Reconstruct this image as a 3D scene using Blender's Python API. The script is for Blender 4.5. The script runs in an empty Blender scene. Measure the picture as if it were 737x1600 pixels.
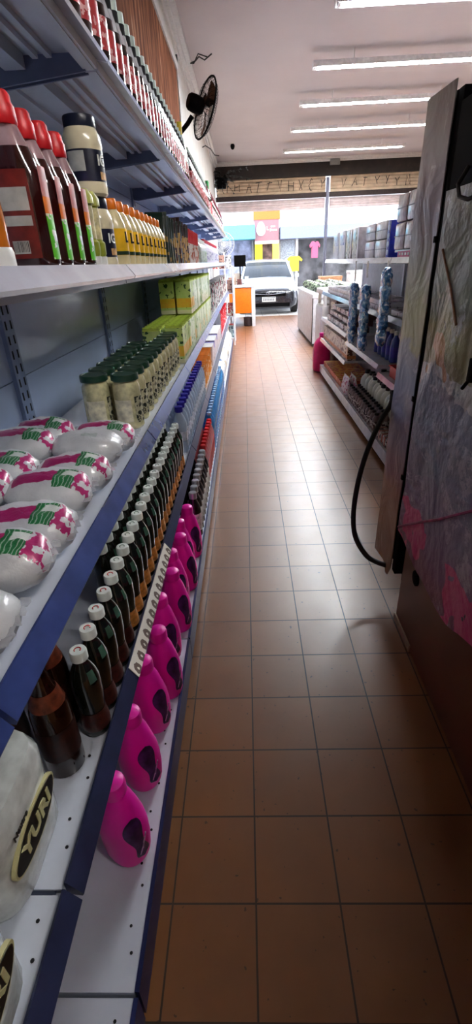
import bpy, bmesh, math, random
from math import sin, cos, pi
from mathutils import Matrix, Vector, Euler
random.seed(7)
D = bpy.data
S = bpy.context.scene
COL = S.collection

# ------------------------------------------------------------ camera, world, exposure
F_PX, PITCH, YAW, ROLL, EYE = 730.94, 0.489307, -0.036549, -0.045164, 1.4
cam_d = D.cameras.new('camera')
cam_d.sensor_fit = 'VERTICAL'; cam_d.sensor_height = 36.0
cam_d.lens = F_PX / 1600 * 36.0
cam_d.clip_start = 0.02; cam_d.clip_end = 200
cam = D.objects.new('camera', cam_d); COL.objects.link(cam)
fw = Vector((sin(YAW)*cos(PITCH), cos(YAW)*cos(PITCH), -sin(PITCH)))
rt = Vector((cos(YAW), -sin(YAW), 0)); up = rt.cross(fw)
r2 = rt*cos(ROLL) + up*sin(ROLL); u2 = -rt*sin(ROLL) + up*cos(ROLL)
M = Matrix((r2, u2, -fw)).transposed().to_4x4()
M.translation = Vector((0, 0, EYE))
cam.matrix_world = M
S.camera = cam

w = D.worlds.new('sky'); S.world = w; w.use_nodes = True
nt = w.node_tree; bg = nt.nodes['Background']
sky = nt.nodes.new('ShaderNodeTexSky'); sky.sky_type = 'NISHITA'
sky.sun_elevation = math.radians(52); sky.sun_rotation = math.radians(200); sky.sun_disc = False
sky.air_density = 1.4; sky.dust_density = 3.0
mixw = nt.nodes.new('ShaderNodeMix'); mixw.data_type = 'RGBA'
mixw.inputs[0].default_value = 0.6
mixw.inputs[7].default_value = (5.2, 5.5, 6.2, 1)
nt.links.new(sky.outputs[0], mixw.inputs[6]); nt.links.new(mixw.outputs[2], bg.inputs[0])
bg.inputs[1].default_value = 0.24

sun_d = D.lights.new('sun', 'SUN'); sun_d.energy = .3; sun_d.angle = math.radians(3)
sun_d.color = (1.0, .97, .92)
sun = D.objects.new('sun', sun_d); COL.objects.link(sun)
sun.rotation_euler = Euler((math.radians(38), 0, math.radians(-18)))

S.view_settings.view_transform = 'Standard'; S.view_settings.look = 'None'
S.view_settings.exposure = 2.0; S.view_settings.gamma = 1.0
S.view_settings.use_curve_mapping = False

# ------------------------------------------------------------ materials
def mat(name, col, rough=.5, metal=0., var=.06, vscale=25., bump=0., bscale=60., spec=.5, coat=0., trans=0., alpha=1., emit=None, es=0., ior=1.45):
    m = D.materials.new(name); m.use_nodes = True
    n = m.node_tree; b = n.nodes['Principled BSDF']
    b.inputs['Roughness'].default_value = rough; b.inputs['Metallic'].default_value = metal
    b.inputs['Specular IOR Level'].default_value = spec
    b.inputs['Coat Weight'].default_value = coat; b.inputs['Coat Roughness'].default_value = .08
    b.inputs['Transmission Weight'].default_value = trans; b.inputs['IOR'].default_value = ior
    b.inputs['Alpha'].default_value = alpha
    tc = n.nodes.new('ShaderNodeTexCoord'); no = n.nodes.new('ShaderNodeTexNoise')
    no.inputs['Scale'].default_value = vscale; no.inputs['Detail'].default_value = 4
    n.links.new(tc.outputs['Object'], no.inputs['Vector'])
    cr = n.nodes.new('ShaderNodeValToRGB')
    c0 = [max(0, c*(1-var*2)) for c in col]; c1 = [min(1, c*(1+var*2)) for c in col]
    cr.color_ramp.elements[0].position = .3; cr.color_ramp.elements[1].position = .7
    cr.color_ramp.elements[0].color = (*c0, 1); cr.color_ramp.elements[1].color = (*c1, 1)
    n.links.new(no.outputs['Fac'], cr.inputs[0]); n.links.new(cr.outputs[0], b.inputs['Base Color'])
    if bump:
        n2 = n.nodes.new('ShaderNodeTexNoise'); n2.inputs['Scale'].default_value = bscale
        n.links.new(tc.outputs['Object'], n2.inputs['Vector'])
        bp = n.nodes.new('ShaderNodeBump'); bp.inputs['Strength'].default_value = bump; bp.inputs['Distance'].default_value = .01
        n.links.new(n2.outputs['Fac'], bp.inputs['Height']); n.links.new(bp.outputs[0], b.inputs['Normal'])
    if emit:
        b.inputs['Emission Color'].default_value = (*emit, 1); b.inputs['Emission Strength'].default_value = es
    return m

def srgb(r, g, b):
    f = lambda c: (c/255/12.92 if c/255 <= .04045 else ((c/255+.055)/1.055)**2.4)
    return (f(r), f(g), f(b))

class G:
    """small node-graph helper for patterned materials"""
    def __init__(s, name, rough=.5, metal=0., coat=0.):
        s.m = D.materials.new(name); s.m.use_nodes = True; s.n = s.m.node_tree
        s.b = s.n.nodes['Principled BSDF']
        s.b.inputs['Roughness'].default_value = rough; s.b.inputs['Metallic'].default_value = metal
        s.b.inputs['Coat Weight'].default_value = coat; s.b.inputs['Coat Roughness'].default_value = .06
        s.tc = s.n.nodes.new('ShaderNodeTexCoord')
    def sep(s, out='Object'):
        x = s.n.nodes.new('ShaderNodeSeparateXYZ'); s.n.links.new(s.tc.outputs[out], x.inputs[0]); return x.outputs
    def math(s, op, a, b=0., c=None):
        x = s.n.nodes.new('ShaderNodeMath'); x.operation = op
        for i, v in enumerate((a, b) if c is None else (a, b, c)):
            if isinstance(v, (int, float)): x.inputs[i].default_value = v
            else: s.n.links.new(v, x.inputs[i])
        return x.outputs[0]
    def noise(s, scale, detail=4, out='Object', rough=.5, dist=0.):
        vec = s.tc.outputs[out]
        if getattr(s, 'rnd', False):
            oi = s.n.nodes.new('ShaderNodeObjectInfo'); ml = s.n.nodes.new('ShaderNodeVectorMath'); ml.operation = 'MULTIPLY_ADD'
            cb_ = s.n.nodes.new('ShaderNodeCombineXYZ')
            for q in range(3): s.n.links.new(oi.outputs['Random'], cb_.inputs[q])
            s.n.links.new(cb_.outputs[0], ml.inputs[0]); ml.inputs[1].default_value = (9., 5., 7.); s.n.links.new(vec, ml.inputs[2]); vec = ml.outputs[0]
        x = s.n.nodes.new('ShaderNodeTexNoise'); x.inputs['Scale'].default_value = scale
        x.inputs['Detail'].default_value = detail; x.inputs['Roughness'].default_value = rough
        x.inputs['Distortion'].default_value = dist
        s.n.links.new(vec, x.inputs['Vector']); return x.outputs['Fac']
    def ramp(s, f, pts):
        x = s.n.nodes.new('ShaderNodeValToRGB'); e = x.color_ramp.elements
        while len(e) < len(pts): e.new(.5)
        for el, (p, c) in zip(e, pts):
            el.position = p; el.color = (*c, 1) if len(c) == 3 else c
        s.n.links.new(f, x.inputs[0]); return x.outputs[0]
    def mix(s, f, a, b):
        x = s.n.nodes.new('ShaderNodeMix'); x.data_type = 'RGBA'
        for i, v in ((0, f), (6, a), (7, b)):
            if isinstance(v, (int, float)): x.inputs[i].default_value = v
            elif isinstance(v, tuple): x.inputs[i].default_value = (*v, 1)
            else: s.n.links.new(v, x.inputs[i])
        return x.outputs[2]
    def band(s, v, lo, hi):
        return s.math('MULTIPLY', s.math('GREATER_THAN', v, lo), s.math('LESS_THAN', v, hi))
    def color(s, c):
        if isinstance(c, tuple): s.b.inputs['Base Color'].default_value = (*c, 1)
        else: s.n.links.new(c, s.b.inputs['Base Color'])
    def bump(s, h, st=.3, d=.01):
        x = s.n.nodes.new('ShaderNodeBump'); x.inputs['Strength'].default_value = st; x.inputs['Distance'].default_value = d
        s.n.links.new(h, x.inputs['Height']); s.n.links.new(x.outputs[0], s.b.inputs['Normal'])
    def inp(s, k, v):
        s.n.links.new(v, s.b.inputs[k])

# floor tiles, 0.2067 m, laid square
T, TX, TY = .2067, -.0148, .565
g = G('terracotta_tile', rough=.3, coat=.5); g.b.inputs['Coat Roughness'].default_value = .36; o = g.sep()
def grid(g, a, off, t, half):
    f = g.math('FRACT', g.math('DIVIDE', g.math('SUBTRACT', a, off), t))
    return g.math('LESS_THAN', g.math('MINIMUM', f, g.math('SUBTRACT', 1., f)), half)
grout = g.math('MAXIMUM', grid(g, o[0], TX, T, .011), grid(g, o[1], TY, T, .011))
fx = g.math('FLOOR', g.math('DIVIDE', g.math('SUBTRACT', o[0], TX), T)); fy = g.math('FLOOR', g.math('DIVIDE', g.math('SUBTRACT', o[1], TY), T))
cmb = g.n.nodes.new('ShaderNodeCombineXYZ'); g.n.links.new(fx, cmb.inputs[0]); g.n.links.new(fy, cmb.inputs[1])
wn = g.n.nodes.new('ShaderNodeTexWhiteNoise'); g.n.links.new(cmb.outputs[0], wn.inputs['Vector'])
base = g.mix(g.noise(5, 6), srgb(104, 63, 30), srgb(138, 88, 46))
base = g.mix(g.math('MULTIPLY', wn.outputs['Value'], .35), base, srgb(148, 94, 46))
spk = g.math('GREATER_THAN', g.noise(55, 2), .71)
base = g.mix(g.math('MULTIPLY', spk, .75), base, srgb(40, 26, 18))
colr = g.mix(grout, base, srgb(46, 27, 16)); g.color(colr)
g.inp('Roughness', g.math('ADD', g.math('MULTIPLY', g.noise(9, 5), .3), g.math('ADD', g.math('MULTIPLY', grout, .4), .2)))
g.bump(g.math('ADD', g.math('SUBTRACT', 1., grout), g.math('MULTIPLY', g.noise(7, 2), .4)), .25, .004)
M_tile = g.m

M_wall = mat('painted_plaster', srgb(205, 203, 196), .8, var=.05, vscale=3, bump=.05)
M_wallr = mat('aged_plaster', srgb(128, 112, 98), .85, var=.1, vscale=2)
M_ceil = mat('ceiling_paint', srgb(182, 172, 170), .75, var=.02, vscale=1.5)
M_cornice = mat('cornice_paint', srgb(206, 204, 200), .6, var=.04)
M_steel_w = mat('white_enamel_steel', srgb(214, 220, 232), .32, var=.03, vscale=8, coat=.3)
M_back = mat('shelf_back_enamel', srgb(186, 204, 236), .3, var=.05, vscale=4, coat=.3)
M_upright = mat('grey_blue_upright', srgb(138, 156, 192), .4, var=.06)
M_slot = mat('slot_black', srgb(14, 16, 22), .8)
M_blue = mat('blue_rail_plastic', srgb(48, 62, 116), .26, var=.12, vscale=14, coat=.25)
M_navy = mat('navy_rail_plastic', srgb(36, 42, 70), .35, var=.15, vscale=14)
M_rail_w = mat('clear_grey_rail', srgb(186, 190, 206), .2, var=.06, vscale=10, coat=.6)
M_dark = mat('dark_plinth', srgb(20, 20, 26), .7)
M_black = mat('black_plastic', srgb(9, 8, 9), .7, var=.1, spec=.06)
M_rubber = mat('black_rubber', srgb(16, 14, 14), .5, var=.1)
M_white = mat('white_plastic', srgb(226, 226, 222), .4, var=.03)
M_chrome = mat('wire_chrome', srgb(180, 182, 186), .25, metal=.9)
M_grey = mat('grey_metal', srgb(120, 122, 126), .45, metal=.3, var=.1)

# ------------------------------------------------------------ mesh helpers
class MB:
    def __init__(s): s.v = []; s.f = []; s.bev = 0; s.keep = False
    def add(s, v, f):
        k = len(s.v); s.v += [tuple(p) for p in v]; s.f += [tuple(i+k for i in q) for q in f]; return s
    def box(s, x0, y0, z0, x1, y1, z1):
        v = [(x, y, z) for x in (x0, x1) for y in (y0, y1) for z in (z0, z1)]
        return s.add(v, [(0,1,3,2),(4,6,7,5),(0,4,5,1),(2,3,7,6),(0,2,6,4),(1,5,7,3)])
    def prism(s, pts, axis, a, b):
        """closed outline pts (2D) pushed along an axis from a to b"""
        n = len(pts)
        def p3(p, t):
            return {'x': (t, p[0], p[1]), 'y': (p[0], t, p[1]), 'z': (p[0], p[1], t)}[axis]
        v = [p3(p, a) for p in pts] + [p3(p, b) for p in pts]
        f = [tuple(range(n)), tuple(range(2*n-1, n-1, -1))] + [(i, i+n, (i+1) % n + n, (i+1) % n) for i in range(n)]
        return s.add(v, f)
    def lathe(s, prof, n=20, sx=1., sy=1., c=(0, 0, 0), pw=2., a0=0., a1=2*pi, cap=True):
        full = abs(a1-a0-2*pi) < 1e-6; m = n if full else n+1
        v = []
        for r, z in prof:
            for i in range(m):
                a = a0+(a1-a0)*i/n; ca, sa = cos(a), sin(a)
                if pw != 2.:
                    k = (abs(ca)**pw+abs(sa)**pw)**(-1/pw); ca *= k; sa *= k
                v.append((c[0]+r*ca*sx, c[1]+r*sa*sy, c[2]+z))
        f = []
        for j in range(len(prof)-1):
            for i in range(n):
                i2 = (i+1) % m
                f.append((j*m+i, j*m+i2, (j+1)*m+i2, (j+1)*m+i))
        if full and cap:
            f.append(tuple(range(m-1, -1, -1))); f.append(tuple((len(prof)-1)*m+i for i in range(m)))
        return s.add(v, f)
    def tube(s, pts, r, n=8, closed=False):
        pts = [Vector(p) for p in pts]; N = len(pts); v = []
        prev = None
        for i, p in enumerate(pts):
            if closed: t = pts[(i+1) % N]-pts[i-1]
            else: t = pts[min(i+1, N-1)]-pts[max(i-1, 0)]
            t.normalize()
            a = prev if prev is not None else (Vector((0, 0, 1)) if abs(t.z) < .9 else Vector((1, 0, 0)))
            b = t.cross(a).normalized(); a = b.cross(t).normalized(); prev = a
            rr = r[i] if isinstance(r, (list, tuple)) else r
            for k in range(n):
                q = p+(a*cos(2*pi*k/n)+b*sin(2*pi*k/n))*rr; v.append(q)
        f = []
        for i in range(N if closed else N-1):
            j = (i+1) % N
            for k in range(n):
                f.append((i*n+k, i*n+(k+1) % n, j*n+(k+1) % n, j*n+k))
        if not closed: f += [tuple(range(n-1, -1, -1)), tuple((N-1)*n+k for k in range(n))]
        return s.add(v, f)
    def mesh(s, name, mt, smooth=35):
        me = D.meshes.new(name); me.from_pydata(s.v, [], s.f)
        bm = bmesh.new(); bm.from_mesh(me)
        if s.bev:
            bmesh.ops.bevel(bm, geom=list(bm.edges), offset=s.bev, segments=2, affect='EDGES', profile=.6)
        if not s.keep: bmesh.ops.recalc_face_normals(bm, faces=bm.faces)
        bm.to_mesh(me); bm.free()
        if smooth:
            me.polygons.foreach_set('use_smooth', [True]*len(me.polygons)); me.set_sharp_from_angle(angle=math.radians(smooth))
        for q in (mt if isinstance(mt, (list, tuple)) else [mt]): me.materials.append(q)
        return me
    def build(s, name, mt, parent=None, smooth=35, loc=(0, 0, 0), rot=None):
        ob = D.objects.new(name, s.mesh(name, mt, smooth)); COL.objects.link(ob)
        ob.location = loc
        if rot: ob.rotation_euler = rot
        if parent: ob.parent = parent
        return ob

def bx(*a, bev=0):
    m = MB().box(*a); m.bev = bev; return m
def tag(o, label=None, cat=None, group=None, kind=None):
    if label: o['label'] = label
    if cat: o['category'] = cat
    if group: o['group'] = group
    if kind: o['kind'] = kind
    return o
def empty(name, label, cat, loc=(0, 0, 0), rz=0., group=None):
    e = D.objects.new(name, None); COL.objects.link(e); e.location = loc; e.rotation_euler = (0, 0, rz); e.empty_display_size = .05
    return tag(e, label, cat, group)
def struct(name, mb, mt, smooth=0):
    o = mb.build(name, mt, None, smooth); o['kind'] = 'structure'; return o

ONES = ['', 'first', 'second', 'third', 'fourth', 'fifth', 'sixth', 'seventh', 'eighth', 'ninth', 'tenth', 'eleventh', 'twelfth', 'thirteenth', 'fourteenth', 'fifteenth', 'sixteenth', 'seventeenth', 'eighteenth', 'nineteenth']
TENS = {2: ('twenty', 'twentieth'), 3: ('thirty', 'thirtieth'), 4: ('forty', 'fortieth'), 5: ('fifty', 'fiftieth'), 6: ('sixty', 'sixtieth'), 7: ('seventy', 'seventieth')}
def nth(i):
    if i < 20: return ONES[i]
    t, u = divmod(i, 10)
    return TENS[t][1] if u == 0 else TENS[t][0]+'-'+ONES[u]

class Kind:
    """one built thing and its copies"""
    def __init__(s, name, cat):
        s.root = D.objects.new(name, None); COL.objects.link(s.root); s.root['category'] = cat; s.root.empty_display_size = .05; s.used = False
    def part(s, name, mb, mt, parent=None, smooth=35, label=None):
        o = mb.build(name, mt, parent or s.root, smooth)
        if label: o['label'] = label
        return o
    def put(s, loc, label, group, rot=(0, 0, 0), sc=1.):
        if not s.used: r = s.root; s.used = True
        else:
            r = s.root.copy(); COL.objects.link(r)
            for ch in list(s.root.children):
                c = ch.copy(); COL.objects.link(c); c.parent = r
                for g2 in ch.children:
                    d = g2.copy(); COL.objects.link(d); d.parent = c
        r.location = (loc[0], loc[1], loc[2]+.0015); r.rotation_euler = rot
        r.scale = (sc, sc, sc) if not isinstance(sc, tuple) else sc
        r['label'] = label; r['group'] = group
        return r

def text_mb(txt, size, extrude=.0006, bold=0.):
    cu = D.curves.new('t', 'FONT'); cu.body = txt; cu.size = size; cu.align_x = 'CENTER'; cu.align_y = 'CENTER'
    cu.extrude = extrude; cu.offset = bold; cu.resolution_u = 2
    ob = D.objects.new('t', cu); COL.objects.link(ob)
    dg = bpy.context.evaluated_depsgraph_get(); me = D.meshes.new_from_object(ob.evaluated_get(dg))
    m = MB(); m.keep = True
    m.v = [tuple(v.co) for v in me.vertices]; m.f = [tuple(p.vertices) for p in me.polygons]
    D.objects.remove(ob); D.meshes.remove(me); D.curves.remove(cu)
    return m
def xform(mb, fn): mb.v = [tuple(fn(Vector(p))) for p in mb.v]; return mb
def wrap(mb, r, ang, z, sx=1., sy=1.):
    """bend flat text (x,y) round a vertical cylinder, centred on angle ang, centre height z"""
    def f(p):
        a = ang+p.x/r; rr = r+p.z
        return Vector((rr*cos(a)*sx, rr*sin(a)*sy, z+p.y))
    return xform(mb, f)

# ============================================================ the room
XL, XR, YB, YF, H = -.68, 4.7, -1.6, 14.3, 3.6
struct('floor', MB().box(XL-.1, YB, -.05, XR, YF+.35, 0), M_tile)
struct('ceiling', MB().box(XL-.1, YB, H, XR+.1, YF+.1, H+.1), M_ceil)
struct('wall_left', MB().box(XL-.12, YB, 0, XL, YF, H), M_wall)
struct('wall_right', MB().box(XR, YB, 0, XR+.12, YF, H), M_wallr)
struct('wall_back', MB().box(XL-.1, YB-.1, 0, XR+.1, YB, H), M_wallr)
m = MB()
for x0, z0, x1, z1 in ((0, -.16, .022, 0), (0, -.10, .055, 0), (0, -.05, .10, 0)):
    m.box(XL+x0, YB, H+z0, XL+x1, YF, H+z1)
struct('trim_1', m, M_cornice)
struct('trim_2', MB().box(XL, YF-.06, H-.09, XR, YF+.02, H).box(XL, YF-.1, H-.04, XR, YF+.02, H), M_cornice)
# dark lintel over the shop opening
g = G('rusty_lintel', .7); g.color(g.ramp(g.noise(7, 6), [(.3, srgb(18, 13, 11)), (.6, srgb(34, 24, 20)), (.8, srgb(60, 44, 36))]))
struct('wall_front', MB().box(XL, YF-.03, 3.235, XR, YF+.16, H-.08), g.m)
struct('trim_3', MB().box(XL, YF+.03, 2.785, XR, YF+.10, 2.89), mat('rusty_shutter_bar', srgb(40, 24, 22), .7, var=.2))
# outside pavement, kerb and road
g = G('pavement_concrete', .8); o = g.sep()
g.color(g.mix(g.math('MAXIMUM', grid(g, o[0], 0, .5, .012), grid(g, o[1], 0, .5, .012)), g.ramp(g.noise(2, 6), [(.3, srgb(170, 166, 160)), (.7, srgb(208, 204, 198))]), srgb(120, 116, 110)))
struct('pavement', MB().box(-12, YF+.35, -.16, 18, 16.9, -.02), g.m)
struct('road', MB().box(-30, 16.9, -.2, 40, 22.4, -.12), mat('road_asphalt', srgb(128, 128, 132), .85, var=.1, vscale=6, bump=.2))
struct('far_pavement', MB().box(-30, 22.4, -.2, 40, 26, -.03), g.m)

# rolled steel shutter: slats above, half lowered, with painted scribbles
sh = empty('rolling_shutter', 'beige slatted steel shutter covered in black graffiti, rolled partly down over the shop entrance', 'shutter', (0, YF+.14, 2.925))
M_slat = mat('beige_shutter_paint', srgb(192, 168, 142), .55, var=.1, vscale=6)
M_slat2 = mat('pale_shutter_paint', srgb(206, 190, 190), .5, var=.08, vscale=6)
def slats(x0, x1, z0, z1, n, yy):
    m = MB(); hgt = (z1-z0)/n
    for k in range(n):
        a = z0+k*hgt
        m.prism([(yy+.004, a-.002), (yy-.020, a+.12*hgt), (yy-.032, a+.5*hgt), (yy-.024, a+.85*hgt), (yy, a+hgt+.002), (yy+.010, a+hgt*.5)], 'x', x0, x1)
    return m
for x0, x1 in ((XL+.03, 2.12), (2.24, 4.55)):
    slats(x0, x1, -.04, .34, 5, 0).build('slat_curtain', M_slat, sh)
    slats(x0, x1, -.37, -.14, 4, .02).build('lower_curtain', M_slat2, sh)
rg = random.Random(5)
gm = MB()
def stroke(pts, wd=.012, y=-.036):
    gm.tube([(p[0]+rg.uniform(-.025, .025), y, p[1]*1.1+rg.uniform(-.02, .02)) for p in pts], .008, 5)
for base_x in [-.45+.27*i for i in range(18)]:
    if 2.0 < base_x < 2.3: continue
    k = rg.choice('AOYNTVCHX'); x = base_x; a, b = .03+rg.random()*.04, .2+rg.random()*.04; wv = .09+rg.random()*.05
    L = {'A': [[(x, a), (x+wv/2, b), (x+wv, a)], [(x+.02, (a+b)/2), (x+wv-.02, (a+b)/2)]],
         'O': [[(x+wv/2+wv/2*cos(t), (a+b)/2+(b-a)/2*sin(t)) for t in [i*.6 for i in range(11)]]],
         'Y': [[(x, b), (x+wv/2, (a+b)/2), (x+wv/2, a)], [(x+wv, b), (x+wv/2, (a+b)/2)]],
         'N': [[(x, a), (x, b), (x+wv, a), (x+wv, b)]], 'T': [[(x, b), (x+wv, b+.01)], [(x+wv/2, b), (x+wv/2-.03, a)]],
         'V': [[(x, b), (x+wv/2, a), (x+wv, b)]], 'C': [[(x+wv/2+wv/2*cos(t), (a+b)/2+(b-a)/2*sin(t)) for t in [.9+i*.5 for i in range(9)]]],
         'H': [[(x, a), (x, b)], [(x+wv, a), (x+wv, b)], [(x, (a+b)/2), (x+wv, (a+b)/2)]],
         'X': [[(x, a), (x+wv, b)], [(x, b), (x+wv, a)]]}[k]
    gm = MB()
    for st in L: stroke(st)
    gm.build('painted_scribble', D.materials.get('spray_paint_black') or mat('spray_paint_black', srgb(24, 22, 24), .7), sh)
tag(bx(2.13, YF+.02, 0, 2.20, YF+.12, 3.2).build('shutter_post', mat('galvanised_post', srgb(84, 86, 100), .5, .4)), 'slim grey steel post standing in the middle of the shop entrance', 'post')
tag(bx(2.18, YF-.1, H-.17, 2.42, YF-.03, H-.05, bev=.008).build('emergency_light', mat('emergency_grey', srgb(120, 122, 120), .5)), 'small grey emergency light box mounted above the entrance lintel', 'emergency light')

# brown framed panel and pipe on the left wall above the shelving
g = G('streaked_brown_board', .9); g.b.inputs['Specular IOR Level'].default_value = .08; o = g.sep()
mp = g.n.nodes.new('ShaderNodeMapping'); mp.inputs['Scale'].default_value = (1, 5, .8); g.n.links.new(g.tc.outputs['Object'], mp.inputs['Vector'])
nz = g.n.nodes.new('ShaderNodeTexNoise'); nz.inputs['Scale'].default_value = 3; nz.inputs['Detail'].default_value = 6; g.n.links.new(mp.outputs[0], nz.inputs['Vector'])
g.color(g.ramp(nz.outputs['Fac'], [(.3, srgb(70, 38, 26)), (.5, srgb(112, 66, 44)), (.62, srgb(140, 90, 62)), (.75, srgb(180, 146, 124))]))
pn = empty('wall_panel', 'streaky red-brown board in a pale frame high on the left wall', 'panel', (XL, 5, 2.0))
bx(.0, -1.6, 0, .02, 1.55, 1.22).build('board', g.m, pn)
m = MB()
for a in ((0, -1.68, -.06, .035, -1.6, 1.3), (0, 1.55, -.06, .035, 1.63, 1.3), (0, -1.6, 1.22, .035, 1.55, 1.3), (0, -1.6, -.06, .035, 1.55, 0)): m.box(*a)
m.build('frame', M_cornice, pn)
cab = empty('wall_cable', 'dark electric cable clipped down the left wall beside the brown board', 'cable', (XL+.012, 6.75, 2.4))
MB().tube([(0, 0, 1.0), (0, .01, .6), (0, -.01, .2), (.0, 0, -.5)], .012, 6).build('cable', M_rubber, cab)
m = MB().tube([(0, 0, 0), (.05, .05, .03), (.1, .02, .06), (.16, .1, .05), (.25, .06, .09)], .008, 5).tube([(0, 0, 0), (.04, -.06, -.02), (.1, -.1, .05), (.2, -.06, .03)], .007, 5)
tag(m.build('loose_wire', M_rubber, loc=(XL+.12, 7.3, 3.48)), 'loose tangled wire poking out of the ceiling corner above the fan', 'wire')
m = MB().tube([(0, 0, 0), (.05, .05, .03), (.14, .0, -.03), (.2, .1, -.1), (.28, .08, -.12)], .008, 5)
tag(m.build('loose_wire', M_rubber, loc=(XL+.01, 10.2, 3.2)), 'loose wire hanging from the left wall beyond the fan', 'wire')
tag(MB().lathe([(.03, 0), (.045, -.02), (.045, -.05), (.03, -.085), (.001, -.1)], 14).build('ceiling_sensor', M_black, loc=(-.175, 12.3, H)), 'small dark round sensor fixed to the ceiling', 'sensor')

# ceiling lights: two tubes end to end per fitting
def em(name, c, s):
    return mat(name, (.9, .9, .9), .5, emit=c, es=s)
M_tube = em('lit_tube', (.90, .95, 1.0), 80)
M_tube2 = em('dimmer_lit_tube', (1.0, .96, .93), 45)
M_fix = mat('fixture_white', srgb(232, 230, 228), .5)
spots = [(6.43, "nearest the camera"), (8.14, "second from the camera"), (9.82, "third from the camera"), (11.51, "second from the entrance"), (13.5, "closest to the entrance"), (-.55, "added fill behind the camera, out of view")]  # last fitting is an added, unseen fill for the near shelves
for i, (y, wd) in enumerate(spots):
    kf = (H-.16-EYE)/(H-.05-EYE)
    t = empty('ceiling_light', f'long white twin tube ceiling light, {wd}', 'ceiling light', (2.24*kf+.06, y*kf*.975, H-.11), 0, 'ceiling tube lights')
    for rx in (-.8, .8): MB().tube([(rx, 0, -.005), (rx, 0, .1098)], .006, 6).build('rod', M_white, t)
    m = MB().prism([(-.062, -.058), (-.066, -.056), (-.066, 0), (.066, 0), (.066, -.056), (.062, -.058), (.056, -.012), (-.056, -.012)], 'x', -1.29, 1.29).box(-1.29, -.064, -.056, -1.285, .064, 0).box(1.285, -.064, -.056, 1.29, .064, 0); m.build('housing', M_fix, t, smooth=0)
    for x in (-1.27, -.02, 1.23): MB().box(x, -.050, -.06, x+.03, .050, -.013).build('tube_holder', M_fix, t)
    for k, x0 in enumerate((-1.23, .02)):
        for yy in (-.027, .027):
            MB().tube([(x0+.0, yy, -.040), (x0+1.21, yy, -.040)], .014, 8).build('tube', M_tube2 if i == 5 else ([M_tube, M_tube, M_tube2, M_tube2, M_tube][(i*2+k) % 5] if i > 1 else M_tube), t)

# ============================================================ left gondola shelving
LB = -.65                       # back panel plane
Y0G = .36-.985                  # joints between bays
JO = [Y0G+.985*k for k in range(11)]
TOP = {'base': .14, 's4': .545, 's3': .95, 's2': 1.395, 's1': 1.812}
gd = empty('shelving_run', 'long white steel shop shelving with blue edge rails along the left wall', 'shelving', (LB, 0, 0))
P = gd
def at(o): o.location = (-LB, 0, 0); return o     # meshes below are written in world coordinates
for k, y in enumerate(JO):
    m = MB().box(LB-.012, y-.03, 0, LB+.008, y+.03, 2.15); u = at(m.build('upright', M_upright, P))
    sl = MB()
    for j in range(50):
        z = .2+j*.038
        if z < 2.1: sl.box(LB+.0075, y+.012, z, LB+.0088, y+.019, z+.022).box(LB+.0075, y-.019, z, LB+.0088, y-.012, z+.022)
    sl.build('slot', M_slot, u)
for k in range(10):
    y0, y1 = JO[k]+.004, JO[k+1]-.004
    m = MB()
    for z0, z1 in ((.1, .5), (.503, .83), (.833, 1.13), (1.133, 1.43), (1.433, 1.75), (1.753, 2.12)):
        m.box(LB-.012, y0+.02, z0, LB-.004, y1-.02, z1)
    at(m.build('back_panel', M_back, P))
    for nm in ('base', 's4', 's3', 's2', 's1'):
        zt = TOP[nm]
        if nm == 'base':
            m = MB().box(LB, y0, zt-.03, -.252, y1, zt)
            sf = at(m.build('base_shelf', M_steel_w, P))
            MB().box(-.2555, y0, .035, -.246, y1, zt+.003).build('edge_rail', mat('dark_blue_kick_rail', srgb(26, 36, 84), .4, var=.2, vscale=10) if 'dark_blue_kick_rail' not in D.materials else D.materials['dark_blue_kick_rail'], sf)
            at(MB().box(LB, y0, 0, -.29, y1, zt-.03).build('plinth', M_dark, P))
            ds = MB()
            for j in range(8):
                yy = y0+.06+j*.12; ds.lathe([(.0032, 0), (.0032, .0006)], 8, c=(-.275, yy, zt)).lathe([(.0032, 0), (.0032, .0006)], 8, c=(-.285, yy+.045, zt))
            ds.build('bolt_hole', M_slot, sf)
            continue
        m = MB().box(LB, y0, zt-.004, -.31, y1, zt)
        m.box(-.312, y0, zt-.03, -.306, y1, zt)                      # folded front
        m.box(-.335, y0, zt-.032, -.312, y1, zt-.028)
        for xx in (-.40, -.43, -.56): m.box(xx-.006, y0+.02, zt-.014, xx+.006, y1-.02, zt-.004)   # ribs under the tray
        if nm == 's1': m.box(-.50, y0+.02, zt-.03, -.455, y1-.02, zt-.004)
        sf = at(m.build('shelf', M_steel_w, P))
        rm = M_blue if nm == 's3' else (M_navy if nm == 's4' else M_rail_w)
        zt2 = zt+.018 if nm in ('s3', 's4') else zt+.012
        MB().prism([(-.306, zt2), (-.302, zt2+.001), (-.280, zt-.014), (-.283, zt-.020), (-.306, zt-.014)], 'y', y0, y1).build('price_rail', rm, sf)
        for yy in (y0+.004, y1-.010):
            m = MB().prism([(LB+.008, zt-.004), (LB+.008, zt-.060), (LB+.03, zt-.064), (-.33, zt-.035), (-.33, zt-.004)], 'y', yy, yy+.006)
            m.build('bracket', mat('bracket_blue_grey', srgb(104, 116, 148), .4) if 'bracket_blue_grey' not in D.materials else D.materials['bracket_blue_grey'], sf)
        ds = MB()
        if nm == 's4':
            for j in range(8):
                yy = y0+.06+j*.12; ds.lathe([(.003, 0), (.003, .0006)], 8, c=(-.325, yy, zt)).lathe([(.003, 0), (.003, .0006)], 8, c=(-.335, yy+.045, zt))
            ds.build('bolt_hole', M_slot, sf)
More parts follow.
